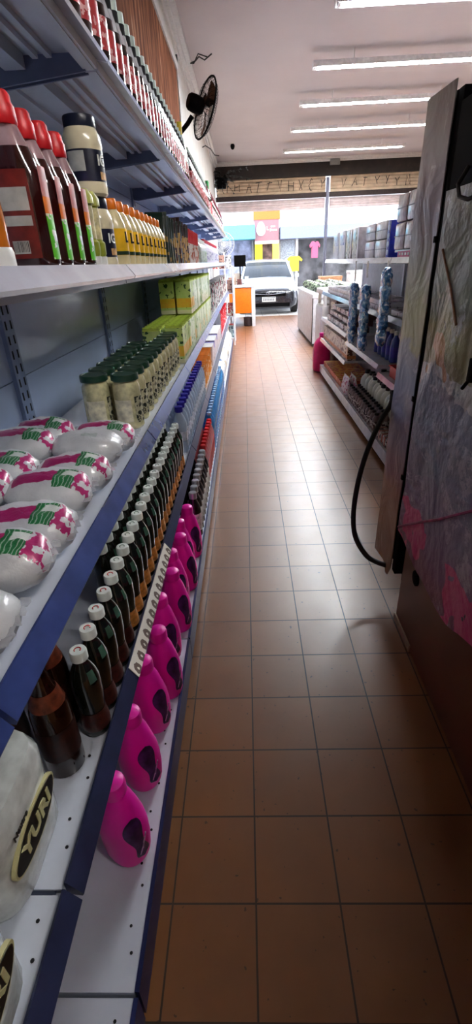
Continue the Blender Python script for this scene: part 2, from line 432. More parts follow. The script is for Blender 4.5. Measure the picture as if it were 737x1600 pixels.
# paper strip with brown round marks on the second rail up
g = G('sticker_strip_paper', .5); o = g.sep()
dx = g.math('SUBTRACT', g.math('FRACT', g.math('DIVIDE', o[1], .04)), .5); dz = g.math('DIVIDE', g.math('SUBTRACT', o[2], .5405), .04)
d = g.math('SQRT', g.math('ADD', g.math('MULTIPLY', dx, dx), g.math('MULTIPLY', g.math('MULTIPLY', dz, dz), 1.)))
ring = g.band(g.math('ADD', d, g.math('MULTIPLY', g.noise(120, 3), .18)), .17, .42)
g.color(g.mix(ring, srgb(232, 226, 214), srgb(110, 92, 84)))
st = MB().prism([(-.3005, .5625), (-.2985, .5625), (-.2785, .5325), (-.2805, .5325)], 'y', .80, 1.36).build('sticker_strip', g.m, P); at(st); st['label'] = 'white paper strip of round brown stickers'

# ============================================================ goods on the left shelves
def gl(name, col, rough=.12, coat=.6, var=.05): return mat(name, col, rough, coat=coat, var=var)
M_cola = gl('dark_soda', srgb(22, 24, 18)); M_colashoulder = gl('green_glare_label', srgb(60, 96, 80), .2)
M_capw = mat('soda_cap_white', srgb(236, 242, 236), .4)
M_redmark = mat('cap_red_print', srgb(190, 30, 30), .5)
M_greenmark = mat('cap_grey_print', srgb(120, 140, 124), .5)
M_orangelab = mat('orange_label', srgb(200, 130, 62), .4, var=.2, vscale=90)
M_winelab = mat('dark_red_label', srgb(62, 24, 20), .35, var=.3, vscale=80)

def soda_kind(name, markmat, labmat):
    k = Kind(name, 'bottle')
    r = .029
    k.part('body', MB().lathe([(.020, 0), (.027, .003), (r, .012), (r, .035), (.0265, .05), (.0255, .065), (.0275, .085), (r, .105), (r, .135), (.0282, .15), (.0235, .168), (.0165, .184), (.0125, .194), (.0125, .2)], 20), M_cola)
    k.part('label', MB().lathe([(r+.0002, .018), (r+.0006, .019), (.0295, .036), (.0268, .052), (.0262, .064), (.0264, .066)], 20, cap=False), labmat)
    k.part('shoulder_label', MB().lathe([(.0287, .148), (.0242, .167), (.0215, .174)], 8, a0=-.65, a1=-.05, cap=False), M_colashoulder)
    c = k.part('cap', MB().lathe([(.0150, .196), (.0166, .1975), (.0166, .214), (.0150, .218), (.0005, .2182)], 24), M_capw)
    ring = MB().tube([(.0062*cos(a), .0062*sin(a), .2184) for a in [(-.2+.55*i) for i in range(9)]], .0013, 5)
    k.part('cap_print', ring, markmat, c)
    return k
ks = soda_kind('soda_bottle', M_redmark, M_winelab); ks2 = soda_kind('soda_bottle', M_greenmark, M_orangelab)
for i in range(24):
    y = .655+.0612*i
    (ks if i < 5 else ks2).put((-.3362, y, TOP['s4']), f'white-capped dark soda bottle, {nth(i+1)} from the near end, aisle-side row', 'dark soda bottles on the second shelf up', (0, 0, rg.uniform(-.3, .3)))
for i in range(18):
    y = 1.03+.0612*i
    ks2.put((-.3955, y, TOP['s4']), f'white-capped dark soda bottle, {nth(i+1)} from the near end, inner row', 'dark soda bottles on the second shelf up', (0, 0, rg.uniform(-.4, .4)))

# brown beer bottles
M_beer = gl('brown_glass', srgb(36, 14, 8), .08)
M_beerlab = mat('orange_brown_foil', srgb(110, 50, 30), .4, var=.3, vscale=70)
M_beerlab2 = mat('dark_beer_label', srgb(46, 18, 12), .4, var=.3, vscale=60)
k = Kind('beer_bottle', 'bottle')
k.part('body', MB().lathe([(.030, 0), (.0355, .004), (.036, .02), (.036, .15), (.034, .168), (.026, .195), (.018, .22), (.0145, .245), (.0140, .262), (.0155, .266), (.0150, .276)], 24), M_beer)
k.part('label', MB().lathe([(.0364, .05), (.0364, .125)], 24, cap=False), M_beerlab2)
k.part('neck_label', MB().lathe([(.0322, .174), (.0265, .195), (.0225, .208)], 24, cap=False), M_beerlab)
k.part('crown_cap', MB().lathe([(.0165, .272), (.016, .278), (.013, .281), (.0005, .282)], 21), mat('red_crown', srgb(120, 24, 20), .35))
for x, y, wd in ((-.375, .575, 'nearest the aisle, beside the paper roll pack'), (-.415, .675, 'just behind the nearest one'), (-.485, .60, 'farthest in, partly hidden')):
    k.put((x, y, TOP['s4']), f'brown glass beer bottle with orange neck label, {wd}', 'brown beer bottles', (0, 0, rg.uniform(0, 6)))

# toilet paper packs
M_wrap = mat('glossy_white_wrap', srgb(206, 210, 206), .18, coat=.8, var=.1, vscale=30, bump=.5, bscale=26)
M_olab = mat('black_oval_print', srgb(22, 22, 18), .3)
M_gold = mat('gold_print', srgb(196, 190, 140), .4)
M_pat = mat('black_side_print', srgb(16, 15, 14), .35)
def roll_pack(loc, rz, label):
    t = empty('toilet_paper_pack', label, 'toilet paper', loc, rz, 'toilet paper packs at the near end')
    prof = [(.0005, 0), (.6, .0), (.9, .006), (1., .03), (1., .075), (.965, .104), (1., .135), (1., .185), (.93, .208), (.62, .214), (.34, .211), (.28, .196), (.0005, .194)]
    m = MB().lathe([(r*.105, z) for r, z in prof], 44, pw=4.2, sx=1., sy=.93)
    rg2 = random.Random(3)
    from mathutils import noise
    m.v = [tuple(Vector(p)+Vector(p).normalized()*.004*noise.noise(Vector(p)*28)) for p in m.v]
    w_ = m.build('wrapper', M_wrap, t)
    X = .1075
    def on_side(mb):      # flat (u along y, v up) -> the aisle face
        return xform(mb, lambda p: Vector((X+p.z*1-.45*max(0, abs(p.x)-.045)**1.6*10*.1, p.x, p.y)))
    def oval(a, b, n=36, ph=.0): return [(a*cos(2*pi*i/n)*(1+.12*sin(4*pi*i/n+ph)), b*sin(2*pi*i/n)) for i in range(n)]
    on_side(xform(MB().prism(oval(.072, .034), 'z', -.006, .0008), lambda p: Vector((p.x, p.y+.112, p.z)))).build('logo_border', M_gold, t)
    on_side(xform(MB().prism(oval(.068, .030), 'z', -.006, .0016), lambda p: Vector((p.x, p.y+.112, p.z)))).build('logo_oval', M_olab, t)
    on_side(xform(text_mb('YURI', .038, .0008, .0012), lambda p: Vector((p.x*1.15, p.y+.112, p.z+.0022)))).build('lettering', M_gold, t)
    on_side(xform(text_mb('Neutro', .014, .0006, .0003), lambda p: Vector((p.x-.03, p.y+.158, p.z+.0006)))).build('small_lettering', M_pat, t)
    # black swoosh on the face towards the camera
    xform(MB().prism([(-.07, .01), (.055, .01), (.06, .05), (.03, .11), (-.01, .135), (-.07, .14)], 'z', 0, .004), lambda p: Vector((p.x, -.1005+p.z*-1+.0, p.y))).build('black_print', M_pat, t)
    # side ring print on top: recessed core
    MB().lathe([(.020, .1955), (.028, .2)], 24, cap=False).build('roll_core', mat('card_core', srgb(120, 118, 112), .8) if 'card_core' not in D.materials else D.materials['card_core'], t)
    return t
roll_pack((-.448, .403, TOP['s4']+.0015), 0, 'white wrapped toilet paper pack with black oval logo, beside the brown beer bottles')
roll_pack((-.4185, .186, TOP['s4']+.0015), 0, 'white toilet paper pack cut by the bottom left corner of the photo')

# pink bottles on the base shelf
M_pink = mat('magenta_plastic', srgb(252, 26, 176), .38, var=.04, vscale=12)
M_plab = mat('purple_label', srgb(66, 34, 84), .3, var=.35, vscale=45)
M_plab2 = mat('lilac_print', srgb(196, 150, 190), .4, var=.3, vscale=60)
k = Kind('softener_bottle', 'bottle')
pp = [(.036, 0), (.046, .004), (.050, .02), (.053, .06), (.053, .10), (.0495, .135), (.044, .158), (.039, .178), (.034, .198), (.0275, .214), (.024, .222)]
k.part('body', MB().lathe(pp, 32, sx=1.0, sy=.86, pw=2.2), M_pink)
k.part('cap', MB().lathe([(.0235, .220), (.0245, .223), (.0245, .248), (.0225, .256), (.013, .262), (.0005, .263)], 24), M_pink)
m = MB(); N = 14; v = []; NR = 18
for j in range(NR+1):
    t = j/NR; z = .035+.135*t
    r = .0540 if z < .10 else .0540-(z-.10)*.088-max(0, z-.135)*.12
    wv = (.34+.12*sin(t*7.0+2.2))*(max(0., 1-(2*t-1)**6))**.5+.03; off = .12*cos(t*4.2)
    for i in range(N+1):
        a = -.22+off+wv*(2*i/N-1); kx = (abs(cos(a))**2.2+abs(sin(a))**2.2)**(-1/2.2)
        v.append((r*cos(a)*kx, r*sin(a)*kx*.86, z))
m.add(v, [(j*(N+1)+i, j*(N+1)+i+1, (j+1)*(N+1)+i+1, (j+1)*(N+1)+i) for j in range(NR) for i in range(N)])
lb = k.part('label', m, M_plab, label='dark purple wavy label')
m = MB()
for a, z in ((-.30, .05), (-.22, .058), (-.12, .066)):
    m.tube([(.0548*cos(a+t*.1), .0548*sin(a+t*.1)*.86, z+t*.012) for t in range(4)], .0014, 5)
k.part('label_print', m, M_plab2, lb)
ys = [.655, .835, 1.01, 1.135, 1.30, 1.45, 1.585, 1.705, 1.83, 1.965]
for i, y in enumerate(ys):
    x = -.325 if i not in (3, 5, 7, 9) else -.303
    k.put((x+.003, y-.03, TOP['base']), f'bright pink bottle with purple label, {nth(i+1)} from the near end, bottom shelf', 'pink bottles on the bottom shelf', (0, 0, -.5+rg.uniform(-.15, .15)), (1.12, 1.12, 1.03))

# small dark bottles with silver caps, then with red caps, further down the base shelf
def small_bottle(name, capm, bodym, labm, hgt=.2, r=.03):
    k = Kind(name, 'bottle')
    k.part('body', MB().lathe([(r*.8, 0), (r, .006), (r, hgt*.62), (r*.85, hgt*.72), (r*.48, hgt*.84), (r*.44, hgt*.9)], 16), bodym)
    k.part('label', MB().lathe([(r*1.012, hgt*.16), (r*1.012, hgt*.55)], 16, cap=False), labm)
    k.part('cap', MB().lathe([(r*.5, hgt*.86), (r*.56, hgt*.865), (r*.55, hgt*.985), (r*.46, hgt), (.0005, hgt)], 16), capm)
    return k
M_silver = mat('silver_foil', srgb(196, 198, 206), .3, .5, var=.1)
M_whitelab = mat('white_paper_label', srgb(214, 212, 208), .5, var=.25, vscale=60)
ka = small_bottle('dark_bottle', M_silver, gl('near_black_liquid', srgb(28, 20, 26)), M_whitelab, .215, .031)
xs3 = [(-.292, 'aisle-side'), (-.368, 'middle'), (-.444, 'inner')]
for j, (x, rw) in enumerate(xs3):
    for i in range(9):
        y = 2.12+.0745*i
        ka.put((x, y, TOP['base']), f'silver-capped dark bottle past the pink bottles, {nth(i+1)} in the {rw} row', 'silver-capped dark bottles on the bottom shelf', sc=1.16)
kb = small_bottle('red_capped_bottle', mat('red_cap', srgb(205, 28, 34), .35), gl('pale_pink_liquid', srgb(196, 110, 116)), mat('red_label', srgb(196, 40, 44), .4, var=.3, vscale=50), .23, .03)
for j, (x, rw) in enumerate(xs3):
    for i in range(9):
        kb.put((x, 2.80+.069*i, TOP['base']), f'red-capped bottle with red label, {nth(i+1)} from the near end, {rw} row', 'red-capped bottles on the bottom shelf', sc=1.1)
# blue water bottles
def clear_mat(name, col, alpha=.55):
    m = mat(name, col, .08, coat=.8, alpha=alpha, var=.05); return m
M_water = clear_mat('blue_clear_plastic', srgb(70, 160, 225), .75)
M_clear = clear_mat('clear_plastic', srgb(196, 214, 236), .6)
kc = Kind('water_bottle', 'bottle')
kc.part('body', MB().lathe([(.034, 0), (.040, .006), (.040, .05), (.037, .06), (.040, .07), (.040, .12), (.037, .13), (.040, .14), (.040, .19), (.030, .225), (.015, .25), (.014, .262)], 18), M_water)
kc.part('label', MB().lathe([(.0408, .085), (.0408, .118)], 18, cap=False), mat('sky_blue_label', srgb(36, 120, 214), .35, var=.3, vscale=50))
kc.part('cap', MB().lathe([(.016, .258), (.017, .26), (.0165, .277), (.0005, .279)], 14), mat('pale_blue_cap', srgb(170, 205, 238), .4))
for j, (x, rw) in enumerate(((-.295, 'aisle-side'), (-.385, 'inner'))):
    for i in range(22):
        kc.put((x, 3.44+.084*i, TOP['base']), f'clear blue water bottle on the bottom shelf, {nth(i+1)} in the {rw} row', 'blue water bottles on the bottom shelf')
# white bulk packs at the far end of the base shelf
def pillow(lx, ly, lz, n=18, m_=12, seed=0, amp=.004, pw=2.6):
    from mathutils import noise
    v = []; f = []
    for j in range(m_+1):
        ph = -pi/2+pi*j/m_
        for i in range(n):
            a = 2*pi*i/n
            cx_, sx_ = cos(a), sin(a); kk = (abs(cx_)**pw+abs(sx_)**pw)**(-1/pw)
            rr = max(1e-3, cos(ph))**.62
            p = Vector((lx*cx_*kk*rr, ly*sx_*kk*rr, lz*math.copysign(abs(sin(ph))**.9, sin(ph))))
            q = p*42+Vector((seed*7.3, seed*3.1, 0))
            p += p.normalized()*amp*(noise.noise(q)+.6*noise.noise(q*2.3))
            v.append(p)
    for j in range(m_):
        for i in range(n):
            f.append((j*n+i, j*n+(i+1) % n, (j+1)*n+(i+1) % n, (j+1)*n+i))
    mb = MB().add(v, f); return mb

# sugar-bag style packs lying on the third shelf
def bag_mat(name, blank=False):
    g = G(name, .32, coat=.4); o = g.sep(); u, v = o[0], o[1]      # u along the bag (+ = aisle end), v across
    wob = g.math('MULTIPLY', g.math('SUBTRACT', g.noise(30, 3), .5), .02)
    uu = g.math('ADD', u, wob); vv = g.math('ADD', v, wob)
    white = g.mix(g.noise(22, 4), srgb(196, 200, 206), srgb(236, 238, 240))
    up_ = g.math('GREATER_THAN', o[2], -.004)
    if not blank:
        mag = g.math('MULTIPLY', g.band(uu, -.062, .018), g.math('LESS_THAN', g.math('ABSOLUTE', g.math('ADD', vv, g.math('MULTIPLY', uu, -.12))), .018))
        green = g.math('MULTIPLY', g.band(uu, .018, .055), g.math('LESS_THAN', g.math('ABSOLUTE', vv), .029))
        tip = g.math('MULTIPLY', g.math('MULTIPLY', g.band(uu, .055, .082), g.math('LESS_THAN', g.math('ABSOLUTE', vv), .030)), g.math('GREATER_THAN', g.noise(55, 2), .47))
        ln = g.math('GREATER_THAN', g.math('SINE', g.math('MULTIPLY', uu, 900)), .72)
        greenl = g.math('MULTIPLY', green, ln)
        spoon = g.math('MULTIPLY', g.band(uu, .03, .055), g.math('LESS_THAN', g.math('ABSOLUTE', g.math('SUBTRACT', vv, .012)), .009))
        c = g.mix(g.math('MULTIPLY', mag, up_), white, srgb(168, 30, 102))
        c = g.mix(g.math('MULTIPLY', green, up_), c, srgb(22, 118, 62))
        c = g.mix(g.math('MULTIPLY', g.math('MAXIMUM', g.math('MULTIPLY', greenl, .5), spoon), up_), c, srgb(226, 232, 228))
        c = g.mix(g.math('MULTIPLY', tip, up_), c, srgb(184, 40, 112))
        g.color(c)
    else:
        gr = g.math('MULTIPLY', g.band(uu, -.01, .03), g.band(vv, -.012, .006))
        g.color(g.mix(g.math('MULTIPLY', gr, .35), white, srgb(120, 160, 140)))
    g.bump(g.math('ADD', g.noise(38, 3, dist=1.5), g.math('MULTIPLY', g.noise(90, 2, dist=1.), .3)), .35, .005)
    return g.m
M_bag = bag_mat('printed_bag'); M_bagb = bag_mat('blank_side_bag', True)
M_film = mat('clear_film', srgb(222, 226, 232), .12, coat=1., alpha=.5, var=.1, vscale=60, bump=.6, bscale=45)
def bag_kind(seed, m):
    k = Kind('sugar_bag', 'bag')
    b = pillow(.084, .058, .038, seed=seed, amp=.005, n=34, m_=20)
    k.part('bag_body', b, m, smooth=60)
    # crimped, see-through end of the bag
    mb = MB(); n = 14; v = []
    for i in range(n+1):
        t = i/n*2-1; zz = .006*sin(i*2.1+seed)
        v += [(.074, t*.044, .002+zz*.3), (.090+.003*sin(i*1.7+seed), t*.040, .004+zz*.7)]
    mb.add(v, [(2*i, 2*i+1, 2*i+3, 2*i+2) for i in range(n)]); mb.keep = True
    k.part('crimped_end', mb, M_film, smooth=60)
    return k
bk = [bag_kind(s, M_bag) for s in (1, 2, 3)]; bb = [bag_kind(s, M_bagb) for s in (4, 5)]
rows = [.215+.1245*i for i in range(9)]
for i, y in enumerate(rows):
    for j, x in enumerate((-.394, -.556)):
        blank = (j == 0 and i in (2, 7)) or (j == 1 and i in (1, 4))
        kk = (bb if blank else bk)[(i+j) % (2 if blank else 3)]
        z = TOP['s3']+.045+(.012 if j else 0)+(.014 if i % 2 else 0)
        tl = 'plain shiny white bag' if blank else 'magenta and green printed bag'
        kk.put((x+rg.uniform(-.006, .006), y, z), f'{tl}, {nth(i+1)} from the near end, {"aisle-side" if j == 0 else "inner"} column, middle shelf', 'white printed bags on the middle shelf',
               (rg.uniform(-.08, .08)+.12, rg.uniform(-.05, .04), rg.uniform(-.05, .05)+.04))

# jars with dark green lids
M_lid = mat('dark_green_lid', srgb(18, 58, 40), .35, coat=.3)
M_jar = mat('cloudy_jar_glass', srgb(208, 202, 158), .1, coat=.8, var=.18, vscale=40)
M_jlab = mat('beige_jar_label', srgb(222, 216, 190), .5, var=.15, vscale=60)
g = G('spotted_jar_label', .5); g.color(g.ramp(g.noise(75, 1), [(.47, srgb(196, 192, 160)), (.53, srgb(34, 40, 30))])); M_spot = g.m
def jar_kind(name, lab, spots=False):
    k = Kind(name, 'jar'); r = .0425
    k.part('glass', MB().lathe([(r*.9, 0), (r, .006), (r, .118), (r*.96, .132), (r*.84, .142), (r*.84, .15)], 28), M_jar)
    k.part('lid', MB().lathe([(r*.93, .146), (r*.99, .148), (r*.99, .161), (r*.95, .166), (r*.80, .166), (r*.78, .1645), (.0005, .1645)], 28), M_lid)
    k.part('label', MB().lathe([(r+.0006, .025), (r+.0006, .092)], 20, a0=-2.35, a1=-1.0 if not spots else .9, cap=False), lab)
    if not spots:
        k.part('side_label', MB().lathe([(r+.0006, .02), (r+.0006, .10)], 14, a0=-.75, a1=.6, cap=False), M_spot)
    return k
kj = jar_kind('food_jar', M_jlab)
for i in range(8):
    for j, x in enumerate((-.375, -.470)):
        kj.put((x, 1.45+.0925*i, TOP['s3']), f'pale jar with green lid, {nth(i+1)} from the near end, {"aisle-side" if j == 0 else "inner"} column', 'green-lidded jars on the middle shelf', (0, 0, rg.uniform(-.25, .25)))
kj2 = jar_kind('food_jar', M_spot, True)
for i in range(3):
    kj2.put((-.372, 2.195+.09*i, TOP['s3']), f'jar with black-spotted label and green lid, {nth(i+1)} of three beside the green cartons', 'green-lidded jars on the middle shelf')

# green drink cartons, two tiers
g = G('green_carton_print', .35, coat=.3); g.rnd = True; o = g.sep()
c = g.mix(g.noise(26, 3), srgb(150, 190, 80), srgb(222, 230, 160))
c = g.mix(g.math('GREATER_THAN', g.noise(34, 2), .60), c, srgb(28, 74, 36))
c = g.mix(g.band(o[2], .035, .085), c, g.mix(g.noise(40, 2), srgb(236, 150, 40), srgb(220, 206, 60)))
c = g.mix(g.math('LESS_THAN', o[2], .022), c, srgb(226, 224, 190)); g.color(c); M_cartA = g.m
g = G('white_green_carton_print', .35, coat=.3); g.rnd = True; o = g.sep()
c = g.mix(g.noise(30, 3), srgb(206, 222, 160), srgb(240, 242, 224)); c = g.mix(g.math('GREATER_THAN', g.noise(28, 2), .60), c, srgb(120, 166, 60)); g.color(c); M_cartB = g.m
M_cartTop = mat('lime_carton_top', srgb(196, 216, 96), .4, var=.15, vscale=50)
def carton_kind(m_, h=.172):
    k = Kind('drink_carton', 'carton')
    k.part('body', bx(-.043, -.028, 0, .043, .028, h, bev=.002), m_)
    k.part('top_fold', MB().prism([(-.028, h-.001), (.028, h-.001), (.003, h+.010), (.003, h+.016), (-.003, h+.016), (-.003, h+.010)], 'x', -.043, .043), M_cartTop)
    return k
kA, kB = carton_kind(M_cartA), carton_kind(M_cartB)
for j, (x, cn) in enumerate(((-.362, 'aisle-side'), (-.46, 'inner'))):
    for i in range(34):
        y = 2.52+.066*i if j == 0 else 2.42+.066*i
        (kA if i < 5 or i % 5 == 0 else kB).put((x, y, TOP['s3']), f'lower-tier green drink carton, {nth(i+1)} from the near end, {cn} column', 'green cartons on the middle shelf', (0, 0, rg.uniform(-.07, .07)))
    for i in range(26):
        y = 3.05+.066*i
        (kA if (i < 3) else kB).put((x, y, TOP['s3']+.1905), f'upper-tier green drink carton, {nth(i+1)} from the near end, {cn} column', 'green cartons on the middle shelf', (0, 0, rg.uniform(-.07, .07)))

# generic boxy and pouchy packets for the far stretches
def pk_mat(name, a, b, thr=.5, sc=30, c3=None):
    g = G(name, .35, coat=.3); g.rnd = True; c = g.mix(g.math('GREATER_THAN', g.noise(sc, 2), thr), srgb(*a), srgb(*b))
    if c3:
        o = g.sep(); c = g.mix(g.math('GREATER_THAN', o[2], c3[0]), c, srgb(*c3[1]))
    g.color(c); return g.m
def pouch_mb(wx=.045, wy=.022, h=.19, seed=0):
    # stand-up pouch: deep at the foot, pinched flat at the top
    v = []; n = 20; Z = [0, .01, .05, .1, .15, .172, .19]
    for z in Z:
        t = z/.19; d = wy*(1-t**1.6)+.0015; ww = wx*(1-.06*sin(pi*t))
        for i in range(n):
            a = 2*pi*i/n; kx = (abs(cos(a))**3+abs(sin(a))**3)**(-1/3)
            v.append((ww*cos(a)*kx, d*sin(a)*kx+.003*sin(seed+z*60)*t, z*h/.19))
    f = [(j*n+i, j*n+(i+1) % n, (j+1)*n+(i+1) % n, (j+1)*n+i) for j in range(len(Z)-1) for i in range(n)]
    f += [tuple(range(n-1, -1, -1)), tuple((len(Z)-1)*n+i for i in range(n))]
    return MB().add(v, f)
def pouch_kind(name, m_, topm, **kw):
    k = Kind(name, 'pouch'); k.part('pouch_body', pouch_mb(**kw), m_, smooth=60)
    h = kw.get('h', .19); wx = kw.get('wx', .045)
    k.part('sealed_top', bx(-wx, -.002, h-.004, wx, .002, h+.014, bev=.0008), topm); return k
kq1 = pouch_kind('sauce_pouch', pk_mat('dark_green_pouch', (24, 44, 30), (150, 120, 50), .56, 22, (.13, (20, 40, 26))), mat('dark_green_foil', srgb(16, 40, 26), .3))
kq2 = pouch_kind('sauce_pouch', pk_mat('gold_brown_pouch', (180, 140, 60), (60, 30, 26), .52, 26, (.14, (44, 28, 24))), mat('brown_foil', srgb(50, 26, 22), .3))
kq3 = pouch_kind('sauce_pouch', pk_mat('red_white_pouch', (214, 206, 196), (176, 90, 60), .55, 26, (.125, (200, 26, 30))), mat('red_foil', srgb(200, 22, 30), .3))
# ---- second shelf from the top (eye height)
Z2 = TOP['s2']
M_redcap = mat('ketchup_red_cap', srgb(186, 12, 24), .4)
g = G('ketchup_plastic', .12, coat=.8); o = g.sep()
g.color(g.mix(g.math('GREATER_THAN', o[2], .152), srgb(46, 10, 10), g.mix(g.noise(30, 3), srgb(120, 80, 84), srgb(186, 160, 166)))); M_ket = g.m
g = G('ketchup_front_label', .35, coat=.3); o = g.sep()
c = g.mix(g.noise(45, 2), srgb(176, 40, 40), srgb(222, 190, 190)); c = g.mix(g.band(o[2], .075, .095), c, srgb(226, 120, 40))
c = g.mix(g.math('LESS_THAN', o[2], .075), c, g.mix(g.math('GREATER_THAN', g.noise(55, 2), .55), srgb(90, 190, 40), srgb(226, 230, 220))); g.color(c); M_kfront = g.m
M_kback = mat('ketchup_back_label', srgb(104, 26, 22), .4, var=.2, vscale=60)
M_panel = mat('nutrition_panel_print', srgb(176, 176, 170), .5, var=.08, vscale=60)
def squeeze_prof(h): return [(.9, 0), (1, .006), (1, .04), (.99, .09*h/.21), (.93, .12*h/.21), (.74, .145*h/.21), (.50, .168*h/.21), (.40, .178*h/.21)]
def ketchup():
    k = Kind('ketchup_bottle', 'bottle'); R = .036
    k.part('body', MB().lathe([(r*R, z) for r, z in squeeze_prof(.21)], 28, sx=1.12, sy=.80, pw=2.5), M_ket)
    k.part('cap', MB().lathe([(.0175, .176), (.0185, .178), (.0180, .196), (.0155, .2), (.0150, .208), (.012, .212), (.0005, .2125)], 20), M_redcap)
    def arc(a0, a1, z0, z1, rr=1.015):
        m = MB(); n = 12; v = []
        for z in (z0, (z0+z1)/2, z1):
            for i in range(n+1):
                a = a0+(a1-a0)*i/n; kx = (abs(cos(a))**2.5+abs(sin(a))**2.5)**(-.4); q = R*rr
                v.append((q*cos(a)*kx*1.12, q*sin(a)*kx*.80, z))
        return m.add(v, [(j*(n+1)+i, j*(n+1)+i+1, (j+1)*(n+1)+i+1, (j+1)*(n+1)+i) for j in range(2) for i in range(n)])
    k.part('front_label', arc(-.5, .62, .018, .13), M_kfront)
    bl = k.part('back_label', arc(-2.2, -.95, .02, .125), M_kback)
    k.part('nutrition_panel', arc(-2.1, -1.05, .078, .105, 1.03), M_panel, bl); k.part('nutrition_panel', arc(-2.1, -1.05, .06, .072, 1.03), M_panel, bl)
    k.part('barcode_patch', arc(-1.85, -1.3, .026, .042, 1.03), M_panel, bl)
    m = MB(); rg3 = random.Random(2)
    for i in range(11):
        a = -1.83+.048*i; m.add(arc(a, a+rg3.choice((.012, .022)), .028, .041, 1.04).v, arc(a, a, 0, 1).f)
    k.part('barcode', m, M_slot, bl)
    return k
kk = ketchup()
for i, y in enumerate((.880, .950, 1.024, 1.098)):
    kk.put((-.352, y, Z2), f'dark ketchup bottle with red cap and red and green label, {nth(i+1)} from the left', 'red-capped ketchup bottles', (0, 0, rg.uniform(-.08, .08)), 1.09 if i else 1.12)
sy = Kind('syrup_bottle', 'bottle')
sy.part('body', MB().lathe([(.030, .03), (.031, .07), (.028, .11), (.02, .15), (.012, .18)], 22), gl('orange_syrup', srgb(190, 104, 26)))
sy.part('base', MB().lathe([(.033, 0), (.033, .028), (.031, .034), (.0005, .034)], 22), M_white)
sy.part('cap', MB().lathe([(.013, .178), (.013, .2), (.0005, .2)], 16), M_white)
sy.put((-.346, .720, Z2), 'orange bottle with white base at the left edge of the photo, before the ketchup', 'orange bottle')
M_mayo = mat('cream_mayonnaise', srgb(214, 204, 172), .25, coat=.7); M_nlab = mat('navy_label', srgb(18, 22, 44), .35, var=.2)
M_navycap = mat('navy_cap', srgb(16, 22, 42), .35)
def mayo():
    k = Kind('mayonnaise_jar', 'jar'); R = .047
    k.part('body', MB().lathe([(R*.86, 0), (R*.98, .006), (R, .02), (R*.97, .028), (R*.97, .095), (R, .103), (R*.96, .122), (R*.8, .138), (R*.72, .142)], 32), M_mayo)
    k.part('lid', MB().lathe([(R*.78, .138), (R*.8, .14), (R*.8, .158), (R*.77, .162), (.0005, .162)], 36), M_navycap)
    lb = k.part('label', MB().lathe([(R*.98, .03), (R*.98, .094)], 32, cap=False), M_nlab)
    k.part('nutrition_panel', MB().lathe([(R*.99, .05), (R*.99, .09)], 10, a0=-2.3, a1=-1.35, cap=False), M_panel, lb)
    k.part('lettering', wrap(text_mb('IG', .030, .0008, .0008), R*.99, -.35, .072), M_white, lb)
    k.part('label_print', MB().lathe([(R*.99, .034), (R*.99, .05)], 8, a0=-.55, a1=.05, cap=False), mat('cream_brown_print', srgb(190, 150, 100), .5, var=.3, vscale=90), lb)
    return k
km = mayo()
km.put((-.36, 1.330, Z2), 'lower cream mayonnaise jar with navy lid, carrying another jar', 'mayonnaise jars', sc=.93)
km.put((-.36, 1.325, Z2+.1525), 'upper cream mayonnaise jar with navy label, stacked on the other one', 'mayonnaise jars', (0, 0, .05), .93)
ol = Kind('sauce_bottle', 'bottle')
ol.part('body', MB().lathe([(.019, .028), (.0215, .034), (.0215, .055), (.017, .06), (.017, .125), (.019, .13)], 20), mat('olive_green_body', srgb(150, 160, 56), .3, coat=.5))
ol.part('base', MB().lathe([(.021, 0), (.0215, .028), (.0005, .028)], 20), M_white)
ol.part('label', MB().lathe([(.0174, .062), (.0174, .122)], 20, cap=False), mat('cream_green_label', srgb(206, 196, 150), .4, var=.2, vscale=70))
m = MB(); N = 40
v = [((.0205+.0010*(i % 2))*cos(2*pi*i/N), (.0205+.0010*(i % 2))*sin(2*pi*i/N), z) for z in (.126, .14) for i in range(N)] + [(.012*cos(2*pi*i/N), .012*sin(2*pi*i/N), .153) for i in range(N)]
m.add(v, [(j*N+i, j*N+(i+1) % N, (j+1)*N+(i+1) % N, (j+1)*N+i) for j in range(2) for i in range(N)] + [tuple(2*N+i for i in range(N)), tuple(range(N-1, -1, -1))])
ol.part('ridged_cap', m, mat('olive_cap', srgb(168, 172, 84), .4))
ol.put((-.338, 1.180, Z2), 'small olive-green sauce bottle with ridged cap, next to the last ketchup', 'olive-green sauce bottles')
ol.put((-.338, 1.228, Z2), 'small olive-green sauce bottle with ridged cap, next to the mayonnaise jars', 'olive-green sauce bottles')
mu = Kind('mustard_bottle', 'bottle')
M_must = mat('mustard_plastic', srgb(222, 208, 160), .25, coat=.6); M_ylab = mat('yellow_label', srgb(236, 186, 30), .35, var=.08)
mu.part('body', MB().lathe([(.030, 0), (.034, .005), (.034, .03), (.033, .1), (.030, .115), (.022, .135), (.014, .148)], 24, sy=.9), M_must)
mu.part('cap', MB().lathe([(.0155, .146), (.0165, .148), (.016, .168), (.0135, .172), (.0005, .172)], 20), mat('orange_cap', srgb(232, 120, 24), .35))
lb = mu.part('label', MB().lathe([(.0345, .035), (.0338, .1)], 24, sy=.9, cap=False), M_ylab)
mu.part('lettering', wrap(text_mb('L', .036, .0006, .001), .0346, -.25, .078, 1, .9), M_slot, lb)
mu.part('label_band', MB().lathe([(.0350, .036), (.0350, .045)], 20, a0=-1.6, a1=1.2, sy=.9, cap=False), mat('dark_green_band', srgb(30, 54, 34), .4), lb)
for i in range(10):
    mu.put((-.342, 1.435+.0765*i, Z2), f'yellow mustard bottle with orange cap, {nth(i+1)} from the left', 'orange-capped mustard bottles', (0, 0, rg.uniform(-.06, .06)), (1, 1, .94))
y = 2.235
